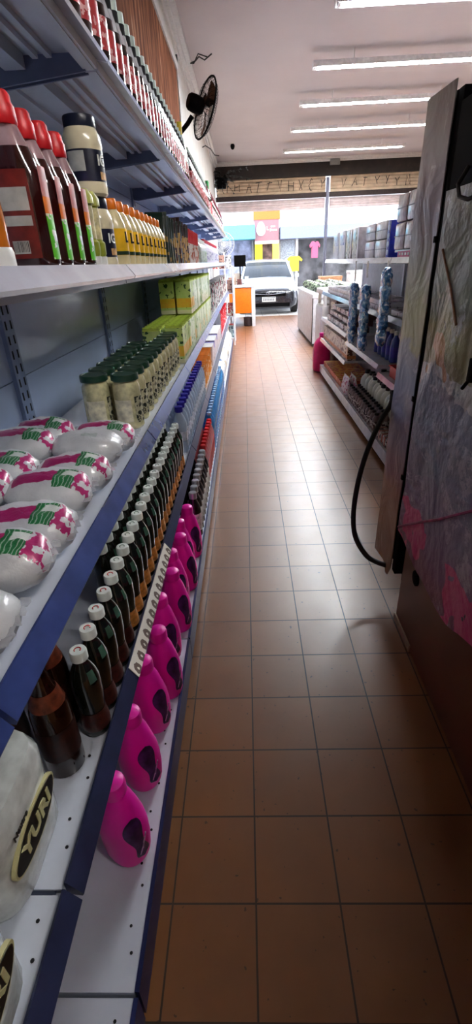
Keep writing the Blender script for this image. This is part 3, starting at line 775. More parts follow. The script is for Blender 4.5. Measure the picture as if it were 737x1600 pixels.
for i in range(13):
    (kq1 if i < 5 or i in (6, 8) else kq2).put((-.365, y, Z2), f'dark green and brown pouch, {nth(i+1)} from the mustard bottles', 'dark pouches after the mustard', (0, 0, rg.uniform(-.2, .2)), 1.0+rg.uniform(-.06, .06)); y += .075
for i in range(10):
    kq3.put((-.366, y, Z2), f'pouch with red top, {nth(i+1)} from the dark pouches', 'red-topped pouches', (0, 0, rg.uniform(-.2, .2)), .95); y += .07
kw = small_bottle('sauce_bottle', M_white, clear_mat('pale_clear', srgb(200, 210, 205), .9), pk_mat('green_flower_label', (196, 206, 196), (90, 150, 70), .6, 60), .17, .036)
for i in range(7):
    kw.put((-.345, y+.03, Z2), f'clear bottle with green mark on its label, {nth(i+1)} after the red-topped pouches', 'clear bottles on the eye-level shelf'); y += .085
kx = small_bottle('sauce_bottle', mat('crimson_cap', srgb(190, 40, 60), .4), mat('lilac_white_body', srgb(206, 200, 214), .4), pk_mat('blue_print', (206, 206, 216), (90, 80, 150), .55, 50), .19, .03)
for i in range(20):
    if y > 9.1: break
    kx.put((-.345, y+.03, Z2), f'white bottle with crimson cap, {nth(i+1)} after the clear bottles', 'crimson-capped bottles on the eye-level shelf'); y += .085 if i < 8 else .12

# ---- top shelf
Z1 = TOP['s1']
g = G('dark_glass_sauce', .08, coat=.7); g.color(srgb(26, 12, 12)); M_sg = g.m
M_rl = pk_mat('red_sauce_label', (176, 50, 56), (222, 176, 176), .56, 60)
k = Kind('sauce_bottle', 'bottle')
k.part('body', MB().lathe([(.026, 0), (.029, .004), (.029, .11), (.026, .13), (.016, .16), (.0125, .18), (.012, .2)], 18), M_sg)
k.part('label', MB().lathe([(.0294, .055), (.0294, .108)], 18, cap=False), M_rl)
k.part('neck_sleeve', MB().lathe([(.0268, .128), (.0165, .160), (.0130, .178)], 18, cap=False), mat('clear_neck', srgb(186, 190, 196), .2, coat=.5))
k.part('black_collar', MB().lathe([(.0150, .166), (.0145, .19)], 16, cap=False), M_slot)
k.part('cap', MB().lathe([(.014, .19), (.0145, .192), (.014, .212), (.0005, .214)], 14), mat('pale_green_cap', srgb(186, 204, 194), .4))
i = 0; y = .66
while y < 5.4:
    if not (3.565 < y < 3.735):
        i += 1
        k.put((-.357, y, Z1), f'red-label dark bottle on the top shelf, {nth(i)} from the near end', 'red-label bottles on the top shelf', sc=(1.18, 1.18, 1.2))
    y += .084
def wine(name, capm, bodym, labm, h=.31):
    k = Kind(name, 'bottle')
    k.part('body', MB().lathe([(.034, 0), (.037, .004), (.037, h*.55), (.034, h*.62), (.02, h*.74), (.014, h*.8), (.014, h*.97), (.016, h), (.0005, h)], 20), bodym)
    k.part('label', MB().lathe([(.0374, h*.12), (.0374, h*.48)], 20, cap=False), labm)
    k.part('capsule', MB().lathe([(.0146, h*.80), (.0146, h*.97), (.0168, h*1.0), (.0005, h*1.005)], 14), capm)
    return k
wy = wine('wine_bottle', mat('yellow_capsule', srgb(232, 210, 60), .4), M_sg, mat('white_wine_label', srgb(220, 216, 206), .5), .36)
wy.put((-.375, 3.65, Z1), 'tall dark bottle with yellow capsule standing among the red-label bottles, below the fan', 'tall bottles on the top shelf')
wg = wine('wine_bottle', mat('green_capsule', srgb(40, 160, 80), .4), M_sg, mat('bright_red_label', srgb(200, 40, 50), .5, var=.2, vscale=50), .34)
wr = wine('wine_bottle', mat('maroon_capsule', srgb(110, 24, 40), .4), M_sg, pk_mat('pink_white_label', (214, 196, 196), (170, 60, 80), .55, 50), .30)
y = 5.5; i = 0
while y < 9.1:
    i += 1
    if i in (5, 6): wg.put((-.362, y, Z1), f'tall green-capped bottle with bright red label, {nth(i-4)} of the two', 'tall bottles on the top shelf')
    else: wr.put((-.362, y, Z1), f'maroon-capped bottle on the top shelf, {nth(i)} past the red-label bottles', 'tall bottles on the top shelf', sc=.8 if i % 2 else .95)
    y += .085 if i < 30 else .11

# ---- second shelf up, beyond the sodas
Z4 = TOP['s4']
M_vio = mat('violet_cap', srgb(40, 34, 150), .35)
kb4 = Kind('water_bottle', 'bottle')
kb4.part('body', MB().lathe([(.030, 0), (.034, .006), (.033, .05), (.034, .1), (.034, .14), (.026, .17), (.014, .19), (.013, .2)], 18), M_clear)
kb4.part('label', MB().lathe([(.0346, .06), (.0346, .105)], 18, cap=False), mat('white_blue_label', srgb(206, 214, 232), .4, var=.15, vscale=60))
kb4.part('cap', MB().lathe([(.0185, .196), (.02, .198), (.0195, .222), (.0005, .224)], 16), M_vio)
for j, (x, cn) in enumerate(((-.348, 'front'),)):
    for i in range(15):
        kb4.put((x, 2.30+.086*i, Z4), f'clear bottle with violet-blue cap, {nth(i+1)} from the dark soda bottles', 'violet-capped bottles', sc=1.05)
kb5 = small_bottle('water_bottle', mat('clear_cap', srgb(214, 222, 236), .4), M_clear, mat('faint_blue_label', srgb(190, 206, 236), .4, var=.15, vscale=60), .19, .031)
for i in range(20):
    kb5.put((-.435, 2.22+.07*i, Z4), f'small clear bottle behind the violet-capped ones, {nth(i+1)} from the near end', 'small clear bottles in the inner row')
kor = pouch_kind('snack_packet', pk_mat('orange_packet', (224, 140, 50), (236, 206, 170), .55, 28), mat('orange_foil', srgb(230, 150, 70), .3), wx=.055, wy=.03, h=.17)
for j, (x, cn) in enumerate(((-.378, 'aisle-side'), (-.505, 'inner'))):
    for i in range(12):
        kor.put((x, 3.62+.075*i, Z4), f'orange packet on the second shelf up, {nth(i+1)} in the {cn} row', 'orange packets on the second shelf up', (0, 0, rg.uniform(-.3, .3)))
kvi = Kind('biscuit_box', 'box')
kvi.part('carton', bx(-.05, -.03, 0, .05, .03, .16, bev=.002), pk_mat('violet_white_box', (206, 196, 200), (190, 150, 110), .58, 30, (.115, (58, 44, 160))))
kvi.part('flap', bx(-.051, -.031, .158, .051, .031, .162, bev=.001), mat('violet_flap', srgb(54, 44, 150), .4))
kpe = Kind('biscuit_box', 'box')
kpe.part('carton', bx(-.05, -.03, 0, .05, .03, .17, bev=.002), pk_mat('pale_box', (214, 204, 206), (176, 130, 110), .6, 30))
kpe.part('flap', bx(-.051, -.031, .168, .051, .031, .172, bev=.001), M_white)
for j, (x, cn) in enumerate(((-.37, 'aisle-side'), (-.48, 'inner'))):
    for i in range(26):
        v_ = i in (4, 5, 12, 13)
        (kvi if v_ else kpe).put((x, 4.6+.066*i, Z4), f'{"violet-topped" if v_ else "pale"} box, {nth(i+1)} past the orange packets, {cn} row', 'boxes on the second shelf up')
sg = empty('shelf_sign', 'grey card sign standing upright on the second shelf up, past the pale boxes', 'sign', (-.42, 6.42, Z4+.002))
bx(-.10, -.004, 0, .10, .004, .30, bev=.002).build('card', mat('grey_card', srgb(176, 178, 186), .5), sg)
m = MB()
for i in range(3): m.box(-.06, -.006, .11+.05*i, .06-.02*i, -.0045, .122+.05*i)
m.build('printed_lines', mat('grey_print', srgb(90, 90, 100), .6), sg)
kre = pouch_kind('snack_packet', pk_mat('red_snack', (196, 30, 44), (226, 190, 190), .58, 24), mat('red_foil_b', srgb(190, 24, 40), .3), wx=.07, wy=.04, h=.24)
for i in range(14):
    kre.put((-.40, 6.65+.16*i, Z4), f'red snack packet, {nth(i+1)} past the grey card sign', 'red packets at the far end', (0, 0, rg.uniform(-.4, .4)))
# mixed items at the far end of the middle shelf
kmx = [pouch_kind('snack_packet', pk_mat('mixed_%d' % i, a, b, .53, 26), mat('mixed_foil_%d' % i, srgb(*a), .3), wx=.055, wy=.03, h=.26) for i, (a, b) in enumerate((((40, 34, 36), (190, 180, 170)), ((206, 196, 196), (150, 60, 80)), ((190, 196, 190), (60, 80, 70))))]
for i in range(28):
    kmx[i % 3].put((-.385, 4.86+.15*i, TOP['s3']), f'{("dark", "pink and white", "grey-green")[i % 3]} packet past the cartons, {nth(i+1)} from their end', 'mixed packets at the far end of the middle shelf', (0, 0, rg.uniform(-.4, .4)))
blk = empty('black_box', 'tall black box standing behind the green cartons', 'box', (-.535, 5.05, TOP['s3']+.002))
bx(-.09, -.1, 0, .09, .1, .36, bev=.006).build('body', M_black, blk); bx(-.085, -.104, .04, .085, -.1, .3, bev=.001).build('front_face', mat('charcoal_face', srgb(30, 28, 30), .5), blk)
# white bulk packs, base shelf far stretch
kwp = Kind('white_pack', 'pack')
kwp.part('wrapper', xform(pillow(.10, .085, .085, seed=9, amp=.008, pw=3.2), lambda p: p*.96+Vector((0, 0, .092))), mat('thin_white_plastic', srgb(222, 224, 226), .3, coat=.4, var=.05, vscale=25, bump=.5, bscale=30), smooth=60)
kwq = Kind('white_pack', 'pack')
kwq.part('wrapper', xform(pillow(.10, .085, .085, seed=11, amp=.008, pw=3.2), lambda p: p*.96+Vector((0, 0, .092))), pk_mat('blue_tan_pack', (206, 196, 176), (40, 90, 150), .6, 14), smooth=60)
for i in range(21):
    q = i in (5, 9, 10, 14)
    (kwq if q else kwp).put((-.36, 5.40+.175*i, TOP['base']), f'{"colour-printed" if q else "plain white"} bulk pack, {nth(i+1)} past the blue water bottles', 'bulk packs on the bottom shelf', (0, 0, rg.uniform(-.2, .2)))

# ============================================================ fan on the left wall
fn = empty('wall_fan', 'black wall fan with a round wire cage above the top shelf', 'fan', (XL, 5.45, 2.52))
nrm = Vector((.86, .42, -.28)).normalized()
C0 = Vector((.36, .08, .14)); Q = nrm.to_track_quat('Z', 'Y')
def fl(m): return xform(m, lambda p: C0+Q @ Vector(p))
bx(0, -.06, -.09, .025, .06, .09, bev=.006).build('wall_plate', M_black, fn)
MB().tube([(.02, 0, -.03), (.12, .0, -.05), (.2, .03, .03), (.24, .04, .08)], .02, 10).build('arm', M_black, fn)
fl(MB().lathe([(.0005, -.17), (.05, -.168), (.065, -.15), (.07, -.1), (.066, -.04), (.05, -.02), (.0005, -.018)], 20)).build('motor_housing', M_black, fn)
m = MB()
for rr, zz in ((.235, 0), (.229, .012), (.18, .045), (.12, .058), (.05, .062), (.18, -.035), (.1, -.042)):
    m.tube([(rr*cos(2*pi*i/40), rr*sin(2*pi*i/40), zz) for i in range(40)], .008 if rr > .23 else .0016, 5, closed=True)
for i in range(36):
    a = 2*pi*i/36
    m.tube([(.05*cos(a), .05*sin(a), .062), (.15*cos(a), .15*sin(a), .055), (.20*cos(a), .20*sin(a), .038), (.233*cos(a), .233*sin(a), .004)], .0013, 4)
    m.tube([(.06*cos(a), .06*sin(a), -.042), (.15*cos(a), .15*sin(a), -.040), (.20*cos(a), .20*sin(a), -.03), (.233*cos(a), .233*sin(a), 0)], .0013, 4)
fl(m).build('wire_cage', M_black, fn)
fl(MB().lathe([(.0005, .064), (.04, .063), (.045, .058), (.045, .054), (.0005, .054)], 24)).build('badge', M_white, fn)
for k_ in range(3):
    a0 = 2*pi*k_/3+.4; v = []; n = 8
    for j in range(6):
        r_ = .03+.17*j/5
        for i in range(n+1):
            t = i/n-.5; a = a0+t*(1.2-.25*abs(j-3)/3)
            v.append((r_*cos(a), r_*sin(a), .01+.035*t))
    f = [(j*(n+1)+i, j*(n+1)+i+1, (j+1)*(n+1)+i+1, (j+1)*(n+1)+i) for j in range(5) for i in range(n)]
    m = MB().add(v, f); m.add([(p[0], p[1], p[2]-.003) for p in v], [tuple(reversed(q)) for q in f])
    fl(m).build('blade', mat('smoked_blade', srgb(52, 50, 52), .25, coat=.4) if 'smoked_blade' not in D.materials else D.materials['smoked_blade'], fn)

# dark trailing plant in the far left corner under the ceiling
pl = empty('trailing_plant', 'dark trailing plant hanging in the far left corner beside the shutter', 'plant', (XL+.02, 13.75, 3.1))
rp = random.Random(11)
M_leaf = mat('dark_leaf', srgb(34, 38, 34), .5, var=.3)
pot = MB().lathe([(.10, 0), (.14, .16), (.15, .17), (.15, .2), (.13, .2), (.0005, .18)], 20, c=(.17, 0, -.1)); pot.build('pot', M_black, pl)
sm = MB(); lm = MB()
for i in range(22):
    a = rp.uniform(-pi, pi); L = rp.uniform(.2, .62); hh = rp.uniform(-.15, .4); pts = []
    for j in range(6):
        t = j/5; pts.append(Vector((.17+cos(a)*L*t*.9+.25*t*t*max(0, cos(a)), sin(a)*.5*L*t, .1+hh*t-.45*t*t*L)))
    pts = [Vector((max(.03, q.x), q.y, min(q.z, .44))) for q in pts]
    sm.tube(pts, .005, 4)
    for j in range(1, 6):
        for s_ in (-1, 1):
            p = pts[j]; d = Vector((rp.uniform(-.5, 1), s_*rp.uniform(.3, 1), rp.uniform(-.8, .4))).normalized()*rp.uniform(.05, .10); sd = d.cross(Vector((0, 0, 1))).normalized()*.022
            q = p+d*.5; nn = Vector((0, 0, .002))
            lm.add([p+nn, q+sd, p+d, q-sd, p-nn, q+sd-nn, p+d-nn, q-sd-nn], [(0, 1, 2, 3), (7, 6, 5, 4)])
sm.build('stems', M_leaf, pl); lm.build('foliage', M_leaf, pl, smooth=0)

# ============================================================ counter and things at the far left
M_wf = mat('white_painted_frame', srgb(214, 218, 226), .4, var=.05)
ct = empty('counter', 'white framed checkout counter with a bright orange end panel', 'counter', (-.05, 12.4, 0))
bx(-.34, -.02, .30, .20, .02, .86, bev=.004).build('orange_panel', mat('orange_laminate', srgb(224, 112, 16), .35, var=.06), ct)
bx(-.42, -.05, .87, .31, 1.5, .93, bev=.005).build('counter_top', M_wf, ct)
for x, y in ((.21, -.04), (.21, 1.4), (-.41, 1.4), (-.41, -.04)): bx(x, y, 0, x+.08, y+.08, .87, bev=.004).build('post', M_wf, ct)
bx(-.38, .02, .30, .20, 1.40, .86).build('cabinet_body', M_white, ct)
tag(MB().lathe([(.10, 0), (.11, .01), (.11, .20), (.10, .205), (.0005, .2)], 20).build('waste_bin', mat('dark_bin', srgb(42, 26, 28), .5), loc=(.06, 12.5, .001)), 'small dark bin standing on the floor under the orange counter panel', 'bin')
# clutter on the counter
rc = random.Random(4)
for i, (x, y, z, a, b, c_, colr_, lab) in enumerate([
        (-.30, 12.5, .931, .16, .12, .16, (196, 150, 120), 'tan carton on the counter, at its left end'),
        (-.12, 12.45, .931, .10, .10, .12, (110, 60, 60), 'dark red box on the counter beside the tan carton'),
        (.05, 12.5, .931, .09, .09, .17, (226, 226, 230), 'white box standing at the right of the counter items'),
        (-.20, 12.75, .931, .2, .12, .24, (214, 206, 196), 'cream carton at the back of the counter')]):
    t = empty('small_carton', lab, 'box', (x, y, z+.001), rc.uniform(-.3, .3), 'cartons on the orange counter')
    bx(-a/2, -b/2, 0, a/2, b/2, c_, bev=.003).build('carton', pk_mat('counter_carton_%d' % i, colr_, (70, 56, 56), .62, 24), t)
    bx(-a/2-.001, -.01, c_-.002, a/2+.001, .01, c_+.001).build('tape', M_white, t)
mo = empty('monitor', 'black flat monitor on a stand facing the aisle near the counter', 'monitor', (-.10, 12.6, .931))
bx(-.14, -.015, .38, .14, .015, .62, bev=.004).build('screen', M_black, mo); MB().tube([(0, .01, .01), (0, .01, .4)], .015, 8).build('stand', M_black, mo); bx(-.09, -.06, 0, .09, .06, .012, bev=.003).build('foot', M_black, mo)
# white fan standing behind
pf = empty('pedestal_fan', 'white pedestal fan standing behind the far end of the shelving', 'fan', (-.42, 11.2, 0))
MB().lathe([(.17, 0), (.17, .02), (.05, .035), (.02, .06), (.02, 1.6), (.0005, 1.6)], 20).build('stand', M_white, pf)
m = MB()
for rr, yy in ((.22, 0), (.15, -.03), (.08, -.04)): m.tube([(rr*cos(2*pi*i/28), yy, 1.75+rr*sin(2*pi*i/28)) for i in range(28)], .006 if rr > .2 else .003, 5, closed=True)
for i in range(24):
    a = 2*pi*i/24; m.tube([(.03*cos(a), -.045, 1.75+.03*sin(a)), (.15*cos(a), -.03, 1.75+.15*sin(a)), (.22*cos(a), 0, 1.75+.22*sin(a))], .002, 4)
m.build('wire_cage', M_white, pf)
m = MB()
for i in range(3):
    a = 2*pi*i/3; m.prism([(.02*cos(a), 1.75+.02*sin(a)), (.18*cos(a-.4), 1.75+.18*sin(a-.4)), (.19*cos(a+.1), 1.75+.19*sin(a+.1)), (.16*cos(a+.5), 1.75+.16*sin(a+.5))], 'y', .005, .012)
m.build('blades', mat('pale_grey_blade', srgb(170, 176, 186), .4), pf)
xform(MB().lathe([(.05, 0), (.055, .05), (.04, .12), (.0005, .13)], 16), lambda p: Vector((p.x, p.z+.02, 1.75+p.y))).build('motor', M_white, pf)
# display rack with hanging packets at the end of the shelving
rk = empty('display_rack', 'white wire display rack with angled side at the far end of the shelving', 'rack', (-.40, 9.75, 0))
m = MB()
for x in (-.2, .18):
    for y in (-.3, .3): m.tube([(x, y, .001), (x, y, 1.35)], .012, 6)
for z in (.12, .5, .9, 1.3):
    m.box(-.2, -.3, z, .18, .3, z+.012)
m.build('frame', M_wf, rk)
m = MB().prism([(-.3, .4), (-.3, 1.15), (0, 1.2), (.28, .82), (0, .4)], 'x', .195, .205); m.build('side_card', mat('pale_card', srgb(222, 216, 208), .5), rk)
cr = random.Random(8)
cols = [((196, 150, 130), (90, 40, 40)), ((226, 220, 214), (60, 50, 50)), ((170, 190, 190), (50, 70, 90)), ((200, 60, 60), (230, 220, 200))]
kr = [pouch_kind('snack_packet', pk_mat('rack_packet_%d' % i, a, b, .55, 30), mat('rack_foil_%d' % i, srgb(*a), .3), wx=.05, wy=.025, h=.2) for i, (a, b) in enumerate(cols)]
lv = {.132: 'lowest', .512: 'second', .912: 'third', 1.312: 'top'}
cn = ('tan', 'white', 'grey-blue', 'red')
for z in (.132, .512, .912, 1.312):
    for i in range(3):
        for j, (y, pos) in enumerate(((9.56, 'front'), (9.84, 'back'))):
            q = (i+j+int(z*3)) % 4
            kr[q].put((-.53+.125*i, y, z), f'{cn[q]} packet on the {lv[z]} tier of the display rack, {pos} row, {("left", "middle", "right")[i]}', 'packets on the display rack', (0, 0, cr.uniform(-.3, .3)))

# ============================================================ big steel cabinet on the right
g = G('dented_steel_paint', .38, metal=.2); o = g.sep()
zz = g.math('ADD', o[2], g.math('MULTIPLY', g.math('SUBTRACT', g.noise(5, 5, dist=.6), .5), .22))
c = g.ramp(zz, [(.30, srgb(128, 62, 84)), (.42, srgb(138, 66, 108)), (.52, srgb(140, 96, 150)), (.66, srgb(136, 136, 166))])
c2 = g.ramp(g.math('SUBTRACT', zz, .6), [(.12, srgb(134, 148, 172)), (.42, srgb(126, 140, 164)), (.475, srgb(120, 126, 140)), (.49, srgb(140, 132, 70)), (.60, srgb(146, 136, 74)), (.655, srgb(122, 130, 122)), (.95, srgb(138, 134, 122))])
c = g.mix(g.math('GREATER_THAN', zz, .72), c, c2)
sm2 = g.math('MULTIPLY', g.band(zz, 1.035, 1.085), g.math('GREATER_THAN', g.noise(11, 4), .44)); c = g.mix(g.math('MULTIPLY', sm2, .8), c, srgb(206, 206, 204))
sm_ = g.math('MULTIPLY', g.math('GREATER_THAN', g.noise(6, 8, rough=.68, dist=1.4), .565), g.math('GREATER_THAN', g.noise(34, 5, rough=.7), .47))
c = g.mix(g.math('MULTIPLY', sm_, .65), c, srgb(206, 210, 218))
mg = g.math('MULTIPLY', g.math('GREATER_THAN', g.noise(6, 2), .52), g.math('LESS_THAN', zz, .56))
c = g.mix(g.math('MULTIPLY', mg, .9), c, srgb(236, 26, 140))
oc = g.math('MULTIPLY', g.math('GREATER_THAN', g.noise(4.4, 2, dist=.4), .6), g.band(zz, 1.02, 1.16))
c = g.mix(oc, c, srgb(190, 128, 62))
dk = g.math('GREATER_THAN', g.noise(26, 3), .73); c = g.mix(dk, c, srgb(40, 38, 46))
g.color(g.mix(.16, c, srgb(214, 220, 232)))
g.inp('Roughness', g.math('ADD', .22, g.math('MULTIPLY', g.noise(8, 4), .35)))
g.bump(g.math('ADD', g.noise(4, 3, dist=.8), g.math('MULTIPLY', g.noise(16, 4), .25)), 1., .05); M_sheet = g.m
g = G('brown_lower_panel', .4); g.color(g.ramp(g.noise(3, 4), [(.3, srgb(92, 52, 34)), (.7, srgb(126, 76, 52))])); M_lowp = g.m  # panel brown, warmed to paint in the tiled floor's reflection
g = G('bent_flap_steel', .35, metal=.4); o = g.sep()
zz = g.math('ADD', o[2], g.math('MULTIPLY', g.math('SUBTRACT', g.noise(6, 5, dist=.6), .5), .2))
c = g.ramp(g.math('MULTIPLY', zz, .5), [(.10, srgb(150, 108, 70)), (.255, srgb(152, 110, 76)), (.29, srgb(134, 88, 108)), (.36, srgb(122, 110, 132)), (.50, srgb(108, 122, 146)), (.545, srgb(112, 116, 126)), (.555, srgb(140, 132, 72)), (.615, srgb(132, 124, 76)), (.65, srgb(134, 126, 118)), (.80, srgb(132, 112, 112)), (.92, srgb(124, 122, 112))])  # tan at the foot paints in the reflected floor
c = g.mix(g.math('MULTIPLY', g.math('GREATER_THAN', g.noise(10, 7, rough=.65, dist=1.), .62), .35), c, srgb(206, 206, 210)); g.color(g.mix(.12, c, srgb(214, 218, 226)))
g.bump(g.noise(5, 3, dist=.8), .5, .03); M_flap = g.m
cb = empty('steel_cabinet', 'big dented steel cabinet with peeling paint and magenta patches along the right edge', 'cabinet', (.6, .8, 0))
def atc(o): o.location = (-.6, -.8, 0); return o
atc(bx(.617, -.3, 0, 1.30, 1.60, 1.55, bev=.004).build('lower_body', M_lowp, cb))
# dented sheet: gently wavy, torn lower edge
from mathutils import noise as NZ
def sheet(cols_y, zlo, zhi, x, th, amp, nz, seed):
    v = []; nc = len(cols_y)
    for s_ in (0, 1):
        for y in cols_y:
            a, b = zlo(y), zhi(y)
            for j in range(nz+1):
                z = a+(b-a)*j/nz
                d = amp*NZ.noise(Vector((y*5+seed, z*4, seed)))+amp*.5*NZ.noise(Vector((y*13+seed, z*11, seed)))
                v.append((x+d+s_*th, y, z))
    K = nc*(nz+1); f = []
    for i in range(nc-1):
        for j in range(nz):
            q = (i*(nz+1)+j, i*(nz+1)+j+1, (i+1)*(nz+1)+j+1, (i+1)*(nz+1)+j)
            f.append(q); f.append(tuple(reversed([t+K for t in q])))
    edge = [i*(nz+1) for i in range(nc)]+[(nc-1)*(nz+1)+j for j in range(1, nz+1)]+[i*(nz+1)+nz for i in range(nc-2, -1, -1)]+[j for j in range(nz-1, 0, -1)]
    for a, b in zip(edge, edge[1:]+edge[:1]): f.append((a, b, b+K, a+K))
    return MB().add(v, f)
def zlo(y):
    P_ = [(-.3, .33), (.7, .36), (.977, .437), (1.08, .40), (1.12, .375), (1.28, .36), (1.32, .375), (1.45, .37), (1.60, .405), (1.67, .415)]
    for (a, b), (c_, d) in zip(P_, P_[1:]):
        if y <= c_: return b+(d-b)*(y-a)/(c_-a)
    return .415
ysn = [-.3+.04*i for i in range(50)]; ysn = [y for y in ysn if y < 1.655]+[1.66]
atc(sheet(ysn, zlo, lambda y: 1.56, .598, .004, .007, 34, 2.0).build('dented_sheet', M_sheet, cb, smooth=60))
cz = MB().tube([(.594, 1.655, .43), (.590, 1.55, .50), (.591, 1.42, .585), (.588, 1.3, .66), (.592, 1.1, .80), (.590, .95, .90)], .0045, 6)
atc(MB().tube([(.594, 1.613, 1.41), (.592, 1.50, 1.31), (.592, 1.422, 1.22)], .0035, 6).build('copper_edge', mat('copper_strip', srgb(120, 84, 58), .4, .3), cb))
atc(cz.build('creased_ridge', mat('pink_crease_paint', srgb(160, 60, 116), .35, .2, var=.3, vscale=20), cb))
atc(bx(.604, -.3, 1.56, 1.30, 1.66, 1.765, bev=.004).build('motor_box', M_black, cb))
atc(sheet([-.3+.1*i for i in range(20)][:19]+[1.62], lambda y: 1.775, lambda y: 2.05, .612, .005, .004, 8, 5.).build('upper_sheet', M_sheet, cb, smooth=60))
atc(bx(.62, -.3, 1.766, 1.30, 1.62, 2.045, bev=.004).build('top_box', M_grey, cb))
atc(bx(.608, 1.662, .19, 1.25, 1.70, 1.80, bev=.002).build('black_frame', M_black, cb))
atc(bx(.64, 1.602, .16, 1.2, 1.66, 1.55).build('gap_lining', M_black, cb))
fv = [1.698+.0267*i for i in range(10)]
def flo(y): t = (y-1.698)/.24; return .19-.04*t if t > .35 else .19-.12*(t/.35)*(1-t/.35)*1.6-.014*t/.35
atc(sheet(fv, flo, lambda y: 1.822+.012*(y-1.698)/.24, .598, .0035, .003, 40, 9.).build('bent_flap', M_flap, cb, smooth=60))
atc(bx(.606, 1.70, .24, .66, 1.93, 1.80, bev=.004).build('door_edge', M_black, cb))
m = MB()
for z in (.93, 1.43, .62): m.lathe([(.006, 0), (.006, .008), (.0005, .009)], 10, c=(0, 0, 0)) if False else m.box(.594, 1.69, z, .604, 1.705, z+.018)
atc(m.build('hinge_pin', M_black, cb))
atc(xform(MB().lathe([(.03, 0), (.03, .03), (.015, .05), (.0005, .05)], 16), lambda p: Vector((.612-p.z*.2, 1.44+p.x, .33+p.y))).build('foot_knob', M_black, cb))
atc(MB().tube([(.60, 1.53, 1.60), (.575, 1.52, 1.56), (.572, 1.49, 1.53), (.58, 1.45, 1.52), (.60, 1.40, 1.53)], .0055, 8).build('cable_loop', M_rubber, cb))
atc(bx(.574, 1.235, 1.10, .598, 1.262, 1.16, bev=.004).build('latch', M_black, cb)); atc(MB().tube([(.582, 1.262, 1.10), (.58, 1.285, 1.075)], .005, 8).build('latch_pin', M_black, cb))
atc(MB().box(.610, 1.40, 0.0005, .6165, 1.602, .03).build('kick_strip', mat('pale_skirting', srgb(176, 160, 138), .5), cb))
hz = [(.612, 1.99, .90), (.605, 1.975, .845), (.571, 1.97, .782), (.521, 1.95, .66), (.486, 1.93, .517), (.469, 1.90, .371), (.478, 1.865, .262), (.522, 1.82, .188), (.565, 1.79, .168), (.602, 1.755, .172)]
def catmull(P_, k=5):
    P_ = [Vector(p) for p in P_]; out = []
    for i in range(len(P_)-1):
        a, b, c_, d = P_[max(i-1, 0)], P_[i], P_[i+1], P_[min(i+2, len(P_)-1)]
        for j in range(k):
            t = j/k; out.append(.5*((2*b)+(-a+c_)*t+(2*a-5*b+4*c_-d)*t*t+(-a+3*b-3*c_+d)*t**3))
    return out+[P_[-1]]
atc(MB().tube(catmull(hz), .0115, 10).build('hose', M_rubber, cb))

# ============================================================ right-hand shelving
M_rs = mat('grey_white_shelf', srgb(176, 178, 188), .4, var=.08, vscale=10, coat=.2)
M_rback = mat('right_back_panel', srgb(150, 150, 160), .5, var=.06)
gr = empty('shelving_run', 'grey-white shop shelving on the right side of the aisle beyond the steel cabinet', 'shelving', (1.5, 4.5, 0))
def atr(o): o.location = (-1.5, -4.5, 0); return o
bays = [(2.30, 3.66, (.62, 1.03, 1.385)), (3.67, 4.92, (.67, 1.03, 1.385)), (4.93, 6.60, (.47, .73, 1.03, 1.385))]
for y in (2.29, 3.665, 4.925, 6.61): atr(MB().box(1.48, y-.02, 0, 1.52, y+.02, 1.6).build('upright', M_rs, gr))
for y0, y1, zs in bays:
    atr(MB().box(1.495, y0+.02, .1, 1.505, y1-.02, 1.42).build('back_panel', M_rback, gr))
    s_ = atr(MB().box(1.0, y0, .105, 1.48, y1, .13).build('base_shelf', M_rs, gr)); MB().box(.993, y0, .04, 1.0, y1, .133).build('edge_rail', M_rail_w, s_)
    atr(MB().box(1.06, y0, 0, 1.48, y1, .105).build('plinth', M_dark, gr))
    for z in zs:
        x0 = 1.0 if z < 1.2 else 1.02
        s_ = atr(MB().box(x0, y0, z-.02, 1.48, y1, z).build('shelf', M_rs, gr))
        MB().prism([(x0, z+.006), (x0-.006, z+.004), (x0-.02, z-.03), (x0-.012, z-.034), (x0, z-.024)], 'y', y0, y1).build('price_rail', M_rail_w, s_)
R0 = .131
rr_ = random.Random(21)
M_jug = mat('white_jug_plastic', srgb(226, 230, 220), .4, var=.06); M_bcap = mat('black_cap', srgb(14, 14, 16), .4)
kju = Kind('bleach_bottle', 'bottle')
kju.part('body', MB().lathe([(.046, 0), (.056, .005), (.058, .03), (.058, .12), (.054, .15), (.042, .175), (.026, .192), (.018, .205)], 22, sy=.72, pw=2.3), M_jug)
kju.part('cap', MB().lathe([(.0235, .2), (.025, .202), (.0245, .232), (.0005, .234)], 16), M_bcap)
kju.part('handle', MB().tube([(.028, 0, .19), (.05, 0, .185), (.064, 0, .16), (.062, 0, .13)], .009, 8), M_jug)
for j, (x, y0, n, cn_) in enumerate(((1.235, 3.72, 12, 'front'), (1.385, 3.58, 13, 'back'))):
    for i in range(n):
        kju.put((x+rr_.uniform(-.012, .012), y0+.106*i, R0), f'white bleach bottle with black cap, {nth(i+1)} from the cabinet, {cn_} row', 'white bleach bottles on the right base shelf', (0, 0, rr_.uniform(-.35, .35)), 1.12)
M_brn = pk_mat('dark_white_label', (196, 190, 186), (50, 34, 40), .5, 70)
kjd = small_bottle('small_bottle', M_bcap, mat('taupe_body', srgb(120, 104, 104), .4), M_brn, .125, .027)
for j, (x, cn_) in enumerate(((1.04, 'edge'), (1.115, 'inner'))):
    for i in range(13):
        kjd.put((x, 3.74+.083*i, R0), f'small black-capped bottle on the right base shelf, {nth(i+1)} from the cabinet, {cn_} row', 'small black-capped bottles', sc=1.2)
kpl = Kind('soap_pack', 'pack')
